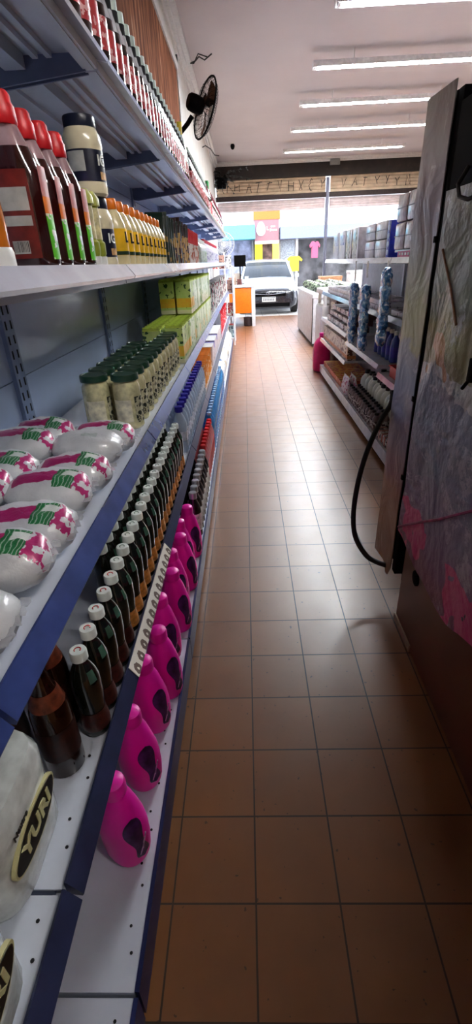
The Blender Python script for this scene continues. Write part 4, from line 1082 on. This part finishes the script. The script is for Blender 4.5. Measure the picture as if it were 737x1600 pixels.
kpl.part('wrapper', bx(-.04, -.03, 0, .04, .03, .075, bev=.008), pk_mat('soap_print', (206, 204, 200), (70, 50, 60), .55, 45)); kpl.part('band', bx(-.0405, -.012, .01, .0405, .012, .0758, bev=.001), mat('rust_band', srgb(150, 80, 60), .4))
i = 0
for x, cn_ in ((1.05, 'edge'), (1.15, 'inner')):
    for i in range(16):
        if cn_ == 'inner' and 3.04+.085*i-.0 > 3.6: continue
        y = 2.95+.075*i if cn_ == 'inner' else 2.42+.078*i
        kpl.put((x, y, R0), f'white and rust soap pack, {nth(i+1)} from the near end, {cn_} row, right base shelf', 'soap packs on the right base shelf', (0, 0, rr_.uniform(-.2, .2)))
kcl = pouch_kind('cleaner_packet', pk_mat('pink_white_packet', (222, 206, 214), (180, 90, 120), .55, 40), M_white, wx=.04, wy=.03, h=.16)
for i in range(8):
    kcl.put((1.05+.07*(i % 2), 4.95+.075*(i//2), R0), f'pink and white packet leaning past the small bottles, {nth(i+1)} of eight', 'pink and white packets', (0, 0, pi/2+rr_.uniform(-.2, .2)))
kbr = Kind('soap_bar_box', 'box')
kbr.part('tray', bx(-.20, -.045, 0, .20, .045, .06, bev=.003), mat('orange_box_side', srgb(206, 96, 44), .4, var=.15))
kbr.part('top_print', bx(-.195, -.040, .058, .195, .040, .062, bev=.001), pk_mat('orange_yellow_print', (222, 170, 70), (180, 50, 40), .52, 26))
for i in range(12):
    kbr.put((1.23, 5.30+.104*i, R0), f'long orange and yellow box lying on the right base shelf, {nth(i+1)} from the bleach', 'orange boxes on the right base shelf')
# magenta jug by the far end
mj = empty('jug', 'tall magenta plastic jug at the far end of the right shelving', 'jug', (1.05, 6.85, .001))
MB().lathe([(.10, 0), (.115, .01), (.118, .05), (.118, .30), (.11, .36), (.075, .42), (.04, .45), (.036, .47)], 28, pw=2.8).build('body', mat('magenta_jug', srgb(214, 24, 110), .35, var=.05), mj)
MB().lathe([(.042, .465), (.042, .50), (.0005, .502)], 18).build('cap', M_pink, mj); MB().tube([(.04, 0, .42), (.085, 0, .45), (.10, 0, .40), (.10, 0, .36)], .012, 8).build('handle', M_pink, mj)
bx(-.121, -.05, .12, -.1165, .05, .28).build('label', mat('pale_pink_label', srgb(226, 120, 170), .4), mj)
# coffee-like packs on the lower far shelf, brown tops
kco = Kind('coffee_pack', 'pack')
kco.part('pack', bx(-.045, -.035, 0, .045, .035, .17, bev=.004), pk_mat('cream_brown_pack', (216, 200, 180), (96, 50, 34), .56, 22)); kco.part('orange_foot', bx(-.0455, -.0355, .015, .0455, .0355, .05, bev=.003), mat('orange_foot', srgb(190, 120, 70), .4))
for i in range(20):
    kco.put((1.06, 4.98+.08*i, .471), f'cream and brown coffee pack on the low far shelf, {nth(i+1)} from the near end', 'coffee packs on the right')
kch = Kind('chocolate_box', 'box')
kch.part('box', bx(-.10, -.13, 0, .10, .13, .055, bev=.003), mat('dark_brown_box', srgb(70, 34, 34), .4)); kch.part('white_side', bx(-.103, -.125, .006, -.099, .125, .05, bev=.001), pk_mat('white_brown_side', (216, 206, 204), (70, 40, 40), .56, 40))
for i in range(5):
    for j in range(3):
        kch.put((1.12+.03*j, 5.08+.275*i, .731+.057*j), f'dark chocolate box with white side, {("bottom", "middle", "top")[j]} of the {nth(i+1)} stack from the near end', 'chocolate boxes on the right')
kch2 = Kind('sweets_box', 'box')
kch2.part('box', bx(-.12, -.15, 0, .12, .15, .035, bev=.003), pk_mat('white_grey_box', (216, 216, 220), (120, 110, 130), .6, 30)); kch2.part('lid_print', bx(-.10, -.12, .0345, .10, .12, .0365, bev=.0005), pk_mat('dark_print', (60, 44, 60), (196, 180, 190), .52, 22))
for i in range(10):
    for j in range(2):
        kch2.put((1.14, 3.80+.305*i if i < 9 else 2.6, 1.031+.038*j), f'flat white and dark box, {("lower", "upper")[j]} of the {nth(i+1)} pair on the right chest-high shelf', 'flat boxes on the right')
dbx = empty('picture_box', 'dark brown box with a pale picture on its side, between the white appliance and shelving', 'box', (1.33, 6.97, .0))
bx(-.14, -.28, .001, .20, .28, .92, bev=.006).build('box', mat('deep_brown_card', srgb(66, 26, 22), .5), dbx); bx(-.145, -.14, .70, -.139, .10, .88, bev=.001).build('picture', pk_mat('pale_picture', (206, 190, 160), (96, 80, 60), .52, 24), dbx)
# small mixed things on the near shelves
krd = Kind('cleaner_bottle', 'bottle')
krd.part('body', MB().lathe([(.03, 0), (.036, .005), (.036, .12), (.03, .16), (.014, .19), (.013, .2)], 18), mat('deep_blue_plastic', srgb(26, 44, 130), .3, coat=.3)); krd.part('cap', MB().lathe([(.016, .198), (.016, .225), (.0005, .226)], 14), M_white); krd.part('label', MB().lathe([(.0365, .04), (.0365, .11)], 18, cap=False), M_vio)
for i in range(5): krd.put((1.13, 3.75+.12*i, .671), f'deep blue bottle on the right waist-high shelf, {nth(i+1)} from the cabinet', 'deep blue bottles')
bs = empty('plastic_tray', 'red plastic tray on the shelf just beyond the steel cabinet', 'tray', (1.17, 3.32, .622))
m = MB()
m.box(-.13, -.2, 0, .13, .2, .01)
for a in ((-.13, -.2, .01, -.12, .2, .07), (.12, -.2, .01, .13, .2, .07), (-.12, -.2, .01, .12, -.19, .07), (-.12, .19, .01, .12, .2, .07)): m.box(*a)
m.build('tray', mat('red_tray_plastic', srgb(196, 24, 30), .35), bs); m = MB().tube([(-.135, -.205, .072), (.135, -.205, .072), (.135, .205, .072), (-.135, .205, .072)], .006, 6, closed=True); m.build('rim', mat('red_rim', srgb(210, 40, 44), .35), bs)
for i in range(7):
    kpl.put((1.06+.11*(i % 3), 2.55+.1*i if i < 5 else 2.5+.09*i, .621), f'white and rust soap pack on the waist-high shelf, {nth(i+1)} from the near end', 'soap packs on the waist-high shelf')
for i in range(6):
    kcl.put((1.36, 3.72+.13*i, .671), f'pink and white packet at the back of the waist-high shelf, {nth(i+1)} from the cabinet', 'pink and white packets', (0, 0, pi/2))
for i in range(6):
    kch2.put((1.30, 3.30-.16*i+.0, 1.031) if i < 1 else (1.14, 3.42-.31*(i-1)*.5, 1.031+.037*(i+1) if False else 1.031), f'flat white and dark box near the cabinet, {nth(i+1)}', 'flat boxes on the right') if i == 1 else None
# hanging strips of blue packets
g = G('blue_crinkled_foil', .18, metal=.35, coat=.5); c = g.ramp(g.noise(26, 4, dist=.8), [(.3, srgb(24, 58, 110)), (.46, srgb(60, 120, 176)), (.56, srgb(150, 180, 206)), (.62, srgb(226, 230, 236))]); g.color(c); g.bump(g.noise(34, 3, dist=1.), .7, .01); M_foil = g.m
def strip(x, y, z0, z1, label, wd=.066):
    t = empty('hanging_strip', label, 'packets', (x, y, z0), rr_.uniform(-.3, .3), 'hanging blue packet strips')
    bx(-.003, -.012, z1-z0, .003, .012, 1.372-z0, bev=.001).build('hanger_tape', M_white, t)
    n = int((z1-z0)/.09)
    for i in range(n):
        q = pillow(wd*.55, wd, .055, n=16, m_=9, seed=i+int(y*10), amp=.012, pw=2.4)
        xform(q, lambda p, i=i: Vector((p.x*.8, p.y, p.z*1.15+.05+i*.09))).build('packet', M_foil, t, smooth=60)
strip(.930, 4.42, .74, 1.22, 'strip of blue packets hanging from the top shelf, farthest of the three')
strip(.930, 4.00, .74, 1.26, 'strip of blue packets hanging from the top shelf, middle of the three')
strip(.930, 3.44, .86, 1.34, 'strip of blue packets hanging from the top shelf, nearest the cabinet', .078)
kre2 = Kind('red_tube', 'tube'); kre2.part('tube', MB().lathe([(.02, 0), (.022, .01), (.022, .24), (.02, .25), (.0005, .25)], 14), mat('dark_red_tube', srgb(150, 24, 44), .35)); kre2.part('end_cap', MB().lathe([(.023, .23), (.023, .262), (.0005, .263)], 14), M_white)
for i in range(5): kre2.put((1.085, 3.10+.07*i, 1.031), f'dark red tube standing on the chest-high shelf near the cabinet, {nth(i+1)} from it', 'dark red tubes')
# top shelf of the right run
def bundle_kind(name, m_, wx, wy, h, seams):
    k = Kind(name, 'pack'); b = bx(-wx, -wy, 0, wx, wy, h, bev=.018); k.part('wrapper', b, m_)
    s_ = MB()
    for z in seams: s_.box(-wx-.0015, -wy-.0015, z-.003, wx+.0015, wy+.0015, z+.003)
    k.part('seam', s_, mat(name+'_seam', srgb(120, 116, 124), .5)); return k
M_tp = mat('grey_plastic_bundle', srgb(186, 180, 186), .3, coat=.4, var=.14, vscale=16, bump=.5, bscale=24)
M_tp2 = mat('brownish_bundle', srgb(166, 150, 154), .3, coat=.4, var=.2, vscale=18, bump=.5, bscale=26)
kt1 = bundle_kind('toilet_paper_pack', M_tp, .11, .165, .122, (.06,)); kt2 = bundle_kind('toilet_paper_pack', M_tp2, .12, .11, .158, (.08,))
for i in range(2):
    for j in range(2):
        kt1.put((1.16, 4.17+.345*i, 1.386+.125*j), f'grey toilet paper bundle on the right top shelf, {("lower", "upper")[j]} of the {("near", "far")[i]} pair', 'grey bundles on the right top shelf')
for i in range(4):
    for j in range(2):
        kt2.put((1.16, 2.95+.232*i, 1.431+.161*j), f'brownish paper bundle, {("lower", "upper")[j]} of the {nth(i+1)} pair, on the raised board', 'brownish bundles on the right top shelf')
rb = empty('raised_board', 'grey raised board with a magenta printed strip under the brownish bundles', 'board', (1.165, 3.16, 1.388))
bx(-.14, -.5, .030, .14, .5, .043, bev=.002).build('board', M_rs, rb); bx(-.142, .08, .002, -.136, .42, .036).build('magenta_strip', mat('magenta_strip_print', srgb(190, 20, 96), .4), rb); bx(-.12, -.48, 0, .12, .48, .030).build('support', M_white, rb)
m = MB()
for i in range(5): m.box(-.1435, .11+.06*i, .012, -.142, .14+.06*i, .026)
m.build('strip_print', M_white, rb)
kbl = Kind('blue_box', 'box'); kbl.part('box', bx(-.11, -.045, 0, .11, .045, .235, bev=.003), mat('royal_blue_box', srgb(40, 56, 190), .35, var=.1)); 
m = MB()
for i in range(4): m.lathe([(.03, 0), (.03, .003)], 12, c=(0, 0, 0)) if False else m.prism([(.030*cos(t*pi/5), .035+.052*i+.018*sin(t*pi/5)) for t in range(10)], 'x', -.1125, -.110)
kbl.part('round_print', m, mat('pale_blue_print', srgb(190, 206, 240), .4))
kbl.put((1.155, 3.925, 1.386), 'royal blue box with round pale prints between the grey and brownish bundles', 'blue box')
kpd = Kind('nappy_pack', 'pack'); kpd.part('wrapper', bx(-.10, -.14, 0, .10, .14, .255, bev=.015), pk_mat('olive_black_pack', (186, 190, 170), (66, 76, 60), .54, 22)); kpd.part('white_end', bx(-.1005, -.141, .0, .1005, -.07, .25, bev=.01), M_tp)
kpd.put((1.14, 5.05, 1.386), 'olive and white patterned pack on the right top shelf, beside the grey bundles', 'patterned packs'); kpd.put((1.14, 5.36, 1.386), 'olive patterned pack on the right top shelf, next to the blue-printed one', 'patterned packs')
kpw = Kind('nappy_pack', 'pack'); kpw.part('wrapper', bx(-.10, -.17, 0, .10, .17, .262, bev=.015), mat('white_pack_plastic', srgb(222, 226, 234), .3, coat=.3)); kpw.part('blue_print', bx(-.1015, -.12, .13, -.0995, .12, .22, bev=.0005), pk_mat('pale_blue_pack_print', (190, 210, 236), (60, 96, 170), .58, 26))
kpw.put((1.14, 5.72, 1.386), 'white pack with blue print on the right top shelf', 'white and blue packs'); kpw.put((1.14, 6.1, 1.386), 'white pack with blue print at the far end of the right top shelf', 'white and blue packs')

# white appliance, freezer and goods further up on the right
wa = empty('stove', 'white free-standing appliance with open shelf beyond the right shelving', 'appliance', (1.10, 7.6, 0))
m = MB(); bx(0, -.3, .06, .5, .3, .80, bev=.012).build('body', M_white, wa); bx(-.01, -.3, .95, .5, .3, 1.02, bev=.02).build('rounded_top', M_white, wa)
bx(.02, -.29, .80, .06, -.24, .96).build('corner_post', M_white, wa); bx(.02, .24, .80, .06, .29, .96).build('corner_post', M_white, wa); bx(.45, -.29, .80, .49, .29, .96).build('rear_wall', M_white, wa)
bx(.02, -.28, 0, .48, .28, .06).build('plinth', M_dark, wa)
bx(-.012, -.28, .10, .001, .28, .78, bev=.004).build('door', M_wf, wa)
tag(MB().lathe([(.05, 0), (.10, .03), (.115, .07), (.10, .105), (.05, .13), (.0005, .135)], 22).build('bowl', M_white, loc=(1.25, 7.5, .8015)), 'rounded white bowl in the open shelf of the white appliance', 'bowl')
fz = empty('chest_freezer', 'grey-white metal chest display beside the aisle, loaded with green bundles', 'freezer', (1.18, 10.1, 0))
bx(0, -1.2, .05, .7, 1.4, .80, bev=.01).build('body', mat('speckled_white_metal', srgb(196, 198, 206), .35, var=.1, vscale=12), fz)
bx(-.012, -1.215, .80, .712, 1.412, .86, bev=.008).build('rim', M_wf, fz); bx(.03, -1.18, 0, .67, 1.38, .05).build('plinth', M_dark, fz); bx(-.006, -1.20, .06, .001, -1.12, .80).build('corner_strip', M_dark, fz)
kgb = Kind('vegetable_bundle', 'bundle'); kgb.part('bundle', xform(pillow(.10, .07, .07, seed=3, amp=.02, pw=2.2), lambda p: p+Vector((0, 0, .068))), pk_mat('green_dark_bundle', (120, 136, 110), (34, 40, 34), .5, 24), smooth=60); kgb.part('white_band', xform(MB().lathe([(.074, -.012), (.074, .012)], 16, cap=False), lambda p: Vector((p.z, p.x*1.0, p.y+.07))), M_white)
for i in range(7):
    for j in range(3): kgb.put((1.32+.22*j, 9.1+.30*i, .878), f'dark green bundle on the chest display, {nth(i+1)} from the near end, {("aisle", "middle", "outer")[j]} row', 'green bundles on the chest display', (0, 0, rr_.uniform(-.2, .2)))
kwb = Kind('goods_box', 'box')
for nm_, c_, loc_, dim, lb_ in (('wooden_crate', (176, 130, 96), (2.05, 12.6, 0), (.5, .4, 1.02), 'brown wooden crate stack standing near the entrance, right of the car'),
                         ('white_cabinet', (216, 216, 220), (2.9, 12.4, 0), (.9, .5, 1.12), 'low white display cabinet near the entrance under the shutter post')):
    t = empty(nm_, lb_, 'cabinet' if 'white' in nm_ else 'crate', loc_)
    a, b, h_ = dim
    bx(-a/2, -b/2, .02, a/2, b/2, h_, bev=.008).build('body', mat(nm_+'_paint', srgb(*c_), .5, var=.12), t)
    bx(-a/2-.01, -b/2-.01, h_-.05, a/2+.01, b/2+.01, h_+.01, bev=.004).build('top', mat(nm_+'_top', srgb(*[int(q*.9) for q in c_]), .5), t)
    for i in range(3): bx(-a/2+.03, -b/2-.006, .08+.3*i, a/2-.03, -b/2+.001, .34+.3*i, bev=.003).build('front_panel', mat(nm_+'_front', srgb(*c_), .5) if nm_+'_front' not in D.materials else D.materials[nm_+'_front'], t)
    for sx in (-1, 1):
        for sy_ in (-1, 1): bx(sx*(a/2-.04)-.02, sy_*(b/2-.04)-.02, 0, sx*(a/2-.04)+.02, sy_*(b/2-.04)+.02, .02).build('foot', M_black, t)
kwb.root and D.objects.remove(kwb.root)
# pale gondola backs in the next aisle
ga = empty('shelving_run', 'pale shelving in the next aisle seen through the gaps on the right', 'shelving', (2.9, 7.0, 0))
bx(-.02, -3.5, .1, .02, 2.2, 1.5).build('back_panel', mat('pale_panel', srgb(200, 200, 206), .5), ga)
for z in (.12, .5, .9, 1.3): bx(-.36, -3.5, z, .36, 2.2, z+.025, bev=.003).build('shelf', M_rs, ga)
for y in (-3.5, -2.1, -.7, .7, 2.16): bx(-.03, y, 0, .03, y+.04, 1.6).build('upright', M_rs, ga)
kgo = Kind('goods_carton', 'box'); kgo.part('carton', bx(-.13, -.16, 0, .13, .16, .22, bev=.004), pk_mat('goods_carton_print', (206, 196, 196), (150, 110, 110), .56, 12)); kgo.part('tape', bx(-.02, -.161, .0, .02, .161, .2215), M_white)
for i in range(15):
    for z, l_ in ((.926, 'third'), (1.326, 'top')): kgo.put((2.72, 3.75+.36*i, z), f'carton on the {l_} shelf of the next aisle, {nth(i+1)} from the near end', 'cartons in the next aisle')

# ============================================================ street outside
M_cream = mat('white_facade', srgb(236, 236, 238), .8, var=.03, vscale=1)
sb = empty('shop_building', 'row of white and blue shops across the street with an orange-framed sign', 'building', (4, 26, 0))
def B(x0, y0, z0, x1, y1, z1, nm_, m_, bev=0): return bx(x0-4, y0-26, z0, x1-4, y1-26, z1, bev=bev).build(nm_, m_, sb, smooth=0)
B(-10, 24.4, -.03, 26, 30, 6.5, 'facade', M_cream)
B(-6, 23.3, 2.28, .50, 24.4, 2.80, 'cyan_awning', mat('cyan_fascia', srgb(96, 196, 226), .5))
B(1.62, 23.8, 2.24, 12, 24.4, 2.70, 'blue_fascia', mat('sky_blue_fascia', srgb(128, 142, 186), .5))
B(-6, 24.30, 0, .35, 24.41, 2.25, 'shop_window', mat('busy_shop_window', srgb(120, 124, 150), .3, var=.6, vscale=2.2)); B(2.45, 24.30, .3, 7.6, 24.41, 2.2, 'shop_window', mat('dark_shop_window', srgb(66, 66, 70), .3, var=.6, vscale=2.))
B(1.65, 24.30, 0, 2.3, 24.41, 2.2, 'glass_door', mat('pale_door_glass', srgb(150, 158, 170), .25, var=.2))
B(7.8, 24.30, 0, 11, 24.41, 2.2, 'shop_window', D.materials['busy_shop_window'])
B(2.34, 24.2, 0, 2.44, 24.4, 2.24, 'door_post', M_white); B(.36, 24.1, 0, .44, 24.4, 2.26, 'door_post', M_grey)
sg = B(.50, 23.9, 2.20, 1.55, 24.4, 3.02, 'sign_board', mat('mauve_sign', srgb(150, 104, 110), .5, var=.03))
B(.46, 23.88, 3.0, 1.60, 24.4, 3.32, 'orange_header', mat('orange_header_paint', srgb(200, 110, 46), .5)); B(.50, 23.9, 2.08, 1.55, 24.4, 2.20, 'cream_strip', mat('cream_strip_paint', srgb(238, 214, 196), .5))
B(.50, 23.9, -.03, .82, 24.4, 2.08, 'yellow_pillar', mat('yellow_paint', srgb(240, 216, 30), .5)); B(1.28, 23.9, -.03, 1.56, 24.4, 2.08, 'yellow_pillar', mat('amber_paint', srgb(240, 200, 80), .5))
B(.82, 24.25, 0, 1.28, 24.42, 2.08, 'doorway', mat('doorway_brown', srgb(96, 76, 76), .5, var=.5, vscale=4))
def onb(m, yy): return xform(m, lambda p: Vector((p.x-4, yy-26-p.z, p.y)))
egg = [( .775+.195*cos(t)*(1-.18*sin(t)), 2.66+.27*sin(t)) for t in [2*pi*i/30 for i in range(30)]]
onb(MB().prism(egg, 'z', 0, .03), 23.9).build('egg_emblem', M_white, sg).parent = sb
for tx, sz, x_, z_ in (('L', .20, 1.06, 2.66), ('oue', .13, 1.30, 2.74), ('Deme', .13, 1.32, 2.60)):
    onb(xform(text_mb(tx, sz, .006, .004), lambda p: Vector((p.x+x_, p.y+z_, p.z+.01))), 23.9).build('lettering', M_white, sb)
ml_ = MB()
for i in range(10): ml_.box(2.78+.1*i, 2.81, .0, 2.85+.1*i, 2.91, .012)
onb(ml_, 24.4).build('small_lettering', mat('grey_lettering', srgb(140, 140, 146), .5), sb)
B(5.6, 24.1, 2.7, 6.3, 24.4, 6.4, 'pilaster', mat('pale_grey_pilaster', srgb(200, 202, 206), .7)); B(-10, 24.2, 6.4, 26, 24.6, 6.7, 'parapet', M_cream)
kgm = Kind('hanging_shirt', 'clothing')
kgm.part('shirt', MB().prism([(-.22, 0), (.22, 0), (.22, .5), (.34, .42), (.38, .52), (.2, .68), (.07, .66), (0, .62), (-.07, .66), (-.2, .68), (-.38, .52), (-.34, .42), (-.22, .5)], 'y', -.04, .04), mat('pink_cloth', srgb(180, 90, 120), .8)); kgm.part('hanger', MB().tube([(-.15, 0, .67), (0, 0, .72), (.15, 0, .67)], .01, 5), M_grey)
kgm.put((3.15, 23.9, 1.45), 'pink shirt hanging outside the dark shop window across the street', 'clothes across the street', (0, 0, .5), (.7, 1, .95))
kgy = Kind('hanging_shirt', 'clothing')
kgy.part('shirt', MB().prism([(-.2, 0), (.2, 0), (.2, .45), (.32, .38), (.36, .46), (.2, .6), (-.2, .6), (-.36, .46), (-.32, .38), (-.2, .45)], 'y', -.04, .04), mat('yellow_cloth', srgb(190, 166, 50), .8)); kgy.part('hanger', MB().tube([(-.15, 0, .6), (0, 0, .65), (.15, 0, .6)], .01, 5), M_grey)
kgy.put((2.25, 23.85, .95), 'yellow shirt displayed outside the dark shop window across the street', 'clothes across the street')

# the car parked nose-in at the entrance
M_carw = mat('sky_glare_car_paint', srgb(214, 222, 230), .18, coat=1.); M_card = mat('dark_bumper_paint', srgb(34, 36, 44), .25, coat=.6)  # pale body colour paints in sky reflections on a dark car
M_glass = mat('car_glass', srgb(30, 40, 48), .05, coat=0., alpha=.85, spec=.4); M_lamp = mat('headlamp_glass', srgb(200, 210, 206), .1, coat=.8)
ca = empty('car', 'small hatchback pale with painted-in sky glare, dark front bumper, parked in front of the entrance', 'car', (.70, 15.2, -.02))
def loft(sts, n_side=1):
    """sts: (y, [(x,z)...half profile from centre bottom to centre top])"""
    v = []; k_ = len(sts[0][1]); f = []
    for y, pr in sts:
        v += [(x, y, z) for x, z in pr]+[(-x, y, z) for x, z in reversed(pr)]
    n = 2*k_
    for i in range(len(sts)-1):
        for j in range(n): f.append((i*n+j, i*n+(j+1) % n, (i+1)*n+(j+1) % n, (i+1)*n+j))
    f += [tuple(range(n)), tuple((len(sts)-1)*n+j for j in range(n))[::-1]]
    return MB().add(v, f)
def pr(w_, zb, zs, zt, crown=.6): return [(w_*.80, zb), (w_*.97, zb+.08), (w_, (zb+zs)/2), (w_*.985, zs), (w_*.90, zt-.02), (w_*crown, zt), (.02, zt+.012)]
body = loft([(.05, pr(.78, .26, .62, .74)), (.16, pr(.83, .22, .68, .80)), (.5, pr(.86, .2, .78, .90)), (1.0, pr(.875, .2, .86, .98)), (1.6, pr(.88, .2, .92, 1.02)), (3.2, pr(.88, .2, .95, 1.04)), (3.75, pr(.85, .24, .94, 1.02)), (3.9, pr(.78, .34, .86, .92))])
body.build('body', M_carw, ca, smooth=50)
loft([(-.02, pr(.66, .20, .50, .62)), (.03, pr(.77, .17, .58, .69)), (.16, pr(.845, .165, .62, .715)), (.34, pr(.868, .18, .56, .64))]).build('front_bumper', M_card, ca, smooth=50)
cabn = loft([(1.0, [(.74, .96), (.735, .97), (.73, .975), (.72, .98), (.70, .985), (.4, .99), (.02, .99)]), (1.75, [(.80, .96), (.79, 1.1), (.72, 1.34), (.66, 1.40), (.60, 1.42), (.4, 1.43), (.02, 1.44)]), (2.6, [(.80, .96), (.79, 1.1), (.71, 1.36), (.66, 1.43), (.60, 1.455), (.4, 1.465), (.02, 1.47)]), (3.4, [(.78, .96), (.76, 1.1), (.68, 1.34), (.64, 1.40), (.58, 1.42), (.4, 1.43), (.02, 1.43)]), (3.8, [(.74, .94), (.72, 1.0), (.66, 1.05), (.6, 1.06), (.5, 1.07), (.4, 1.07), (.02, 1.07)])])
cabn.build('window_band', M_glass, ca, smooth=50)
loft([(1.70, [(.60, 1.39), (.70, 1.37), (.69, 1.385), (.64, 1.42), (.5, 1.44), (.3, 1.45), (.02, 1.455)]), (2.6, [(.60, 1.40), (.71, 1.38), (.70, 1.40), (.64, 1.455), (.5, 1.475), (.3, 1.485), (.02, 1.49)]), (3.5, [(.60, 1.37), (.69, 1.35), (.68, 1.37), (.62, 1.41), (.5, 1.43), (.3, 1.44), (.02, 1.445)])]).build('roof', M_carw, ca, smooth=50)
for s_ in (-1, 1):
    MB().tube([(s_*.79, .98, .95), (s_*.71, 1.40, 1.21), (s_*.655, 1.72, 1.405)], .035, 8).build('windscreen_pillar', M_carw, ca)
    MB().tube([(s_*.80, 2.45, 1.0), (s_*.71, 2.5, 1.38)], .03, 8).build('door_pillar', M_card, ca)
    xform(MB().lathe([(.0005, 0), (.09, .0), (.10, .02), (.08, .06), (.0005, .07)], 18, sx=1.2, sy=.8), lambda p, s_=s_: Vector((s_*(.66+p.x*.9), .04-p.z*.6+.17*abs(p.x+.02)*1.5, .66+p.y*1.1+p.x*.45))).build('headlamp', M_lamp, ca)
    MB().lathe([(.035, 0), (.035, .02), (.0005, .025)], 12, c=(0, 0, 0)); 
    bx(s_*.93-.06, 1.12, .95, s_*.93+.06, 1.20, 1.06, bev=.02).build('wing_mirror', M_carw, ca)
    for y in (.66, 3.15):
        wl = MB().lathe([(.17, -.09), (.28, -.1), (.30, -.08), (.30, .08), (.28, .1), (.17, .09)], 28)
        w_ = xform(wl, lambda p: Vector((s_*.80+p.z, y+p.x, .30+p.y))).build('wheel', M_rubber, ca)
        xform(MB().lathe([(.0005, 0), (.17, .0), (.17, .04), (.0005, .05)], 20), lambda p: Vector((s_*(.83+p.z), y+p.x, .30+p.y))).build('hub_cap', M_silver, w_)
bx(-.50, -.035, .50, .50, .02, .60, bev=.01).build('grille', M_black, ca); MB().tube([(-.48, -.04, .585), (0, -.05, .545), (.48, -.04, .585)], .01, 6).build('grille_bar', M_chrome, ca)
em_ = MB().tube([(.075*cos(2*pi*i/20), -.062, .585+.038*sin(2*pi*i/20)) for i in range(20)], .007, 6, closed=True)
for pts in ([(-.03, -.062, .565), (-.02, -.062, .61)], [(.02, -.062, .56), (.03, -.062, .605)], [(-.025, -.062, .58), (.025, -.062, .59)]): em_.tube(pts, .007, 6)
em_.build('emblem', M_chrome, ca)
npl = bx(-.20, -.05, .36, .20, -.03, .49, bev=.003).build('number_plate', M_white, ca)
m = MB()
for i in range(7): m.box(-.165+.048*i, -.052, .385, -.137+.048*i, -.0495, .445)
m.box(-.19, -.052, .462, .19, -.0495, .482); m.build('plate_marks', mat('plate_grey', srgb(110, 112, 120), .5), npl)
bx(-.62, -.03, .22, .62, .02, .32, bev=.01).build('lower_intake', M_black, ca)
for x in (-.3, .12): MB().tube([(x, 1.02, .992), (x+.32, 1.10, 1.02)], .008, 5).build('wiper', M_black, ca)
for x in (-.36, .36): bx(x-.2, 2.0, .95, x+.2, 2.12, 1.22, bev=.05).build('headrest_seat', M_card, ca)
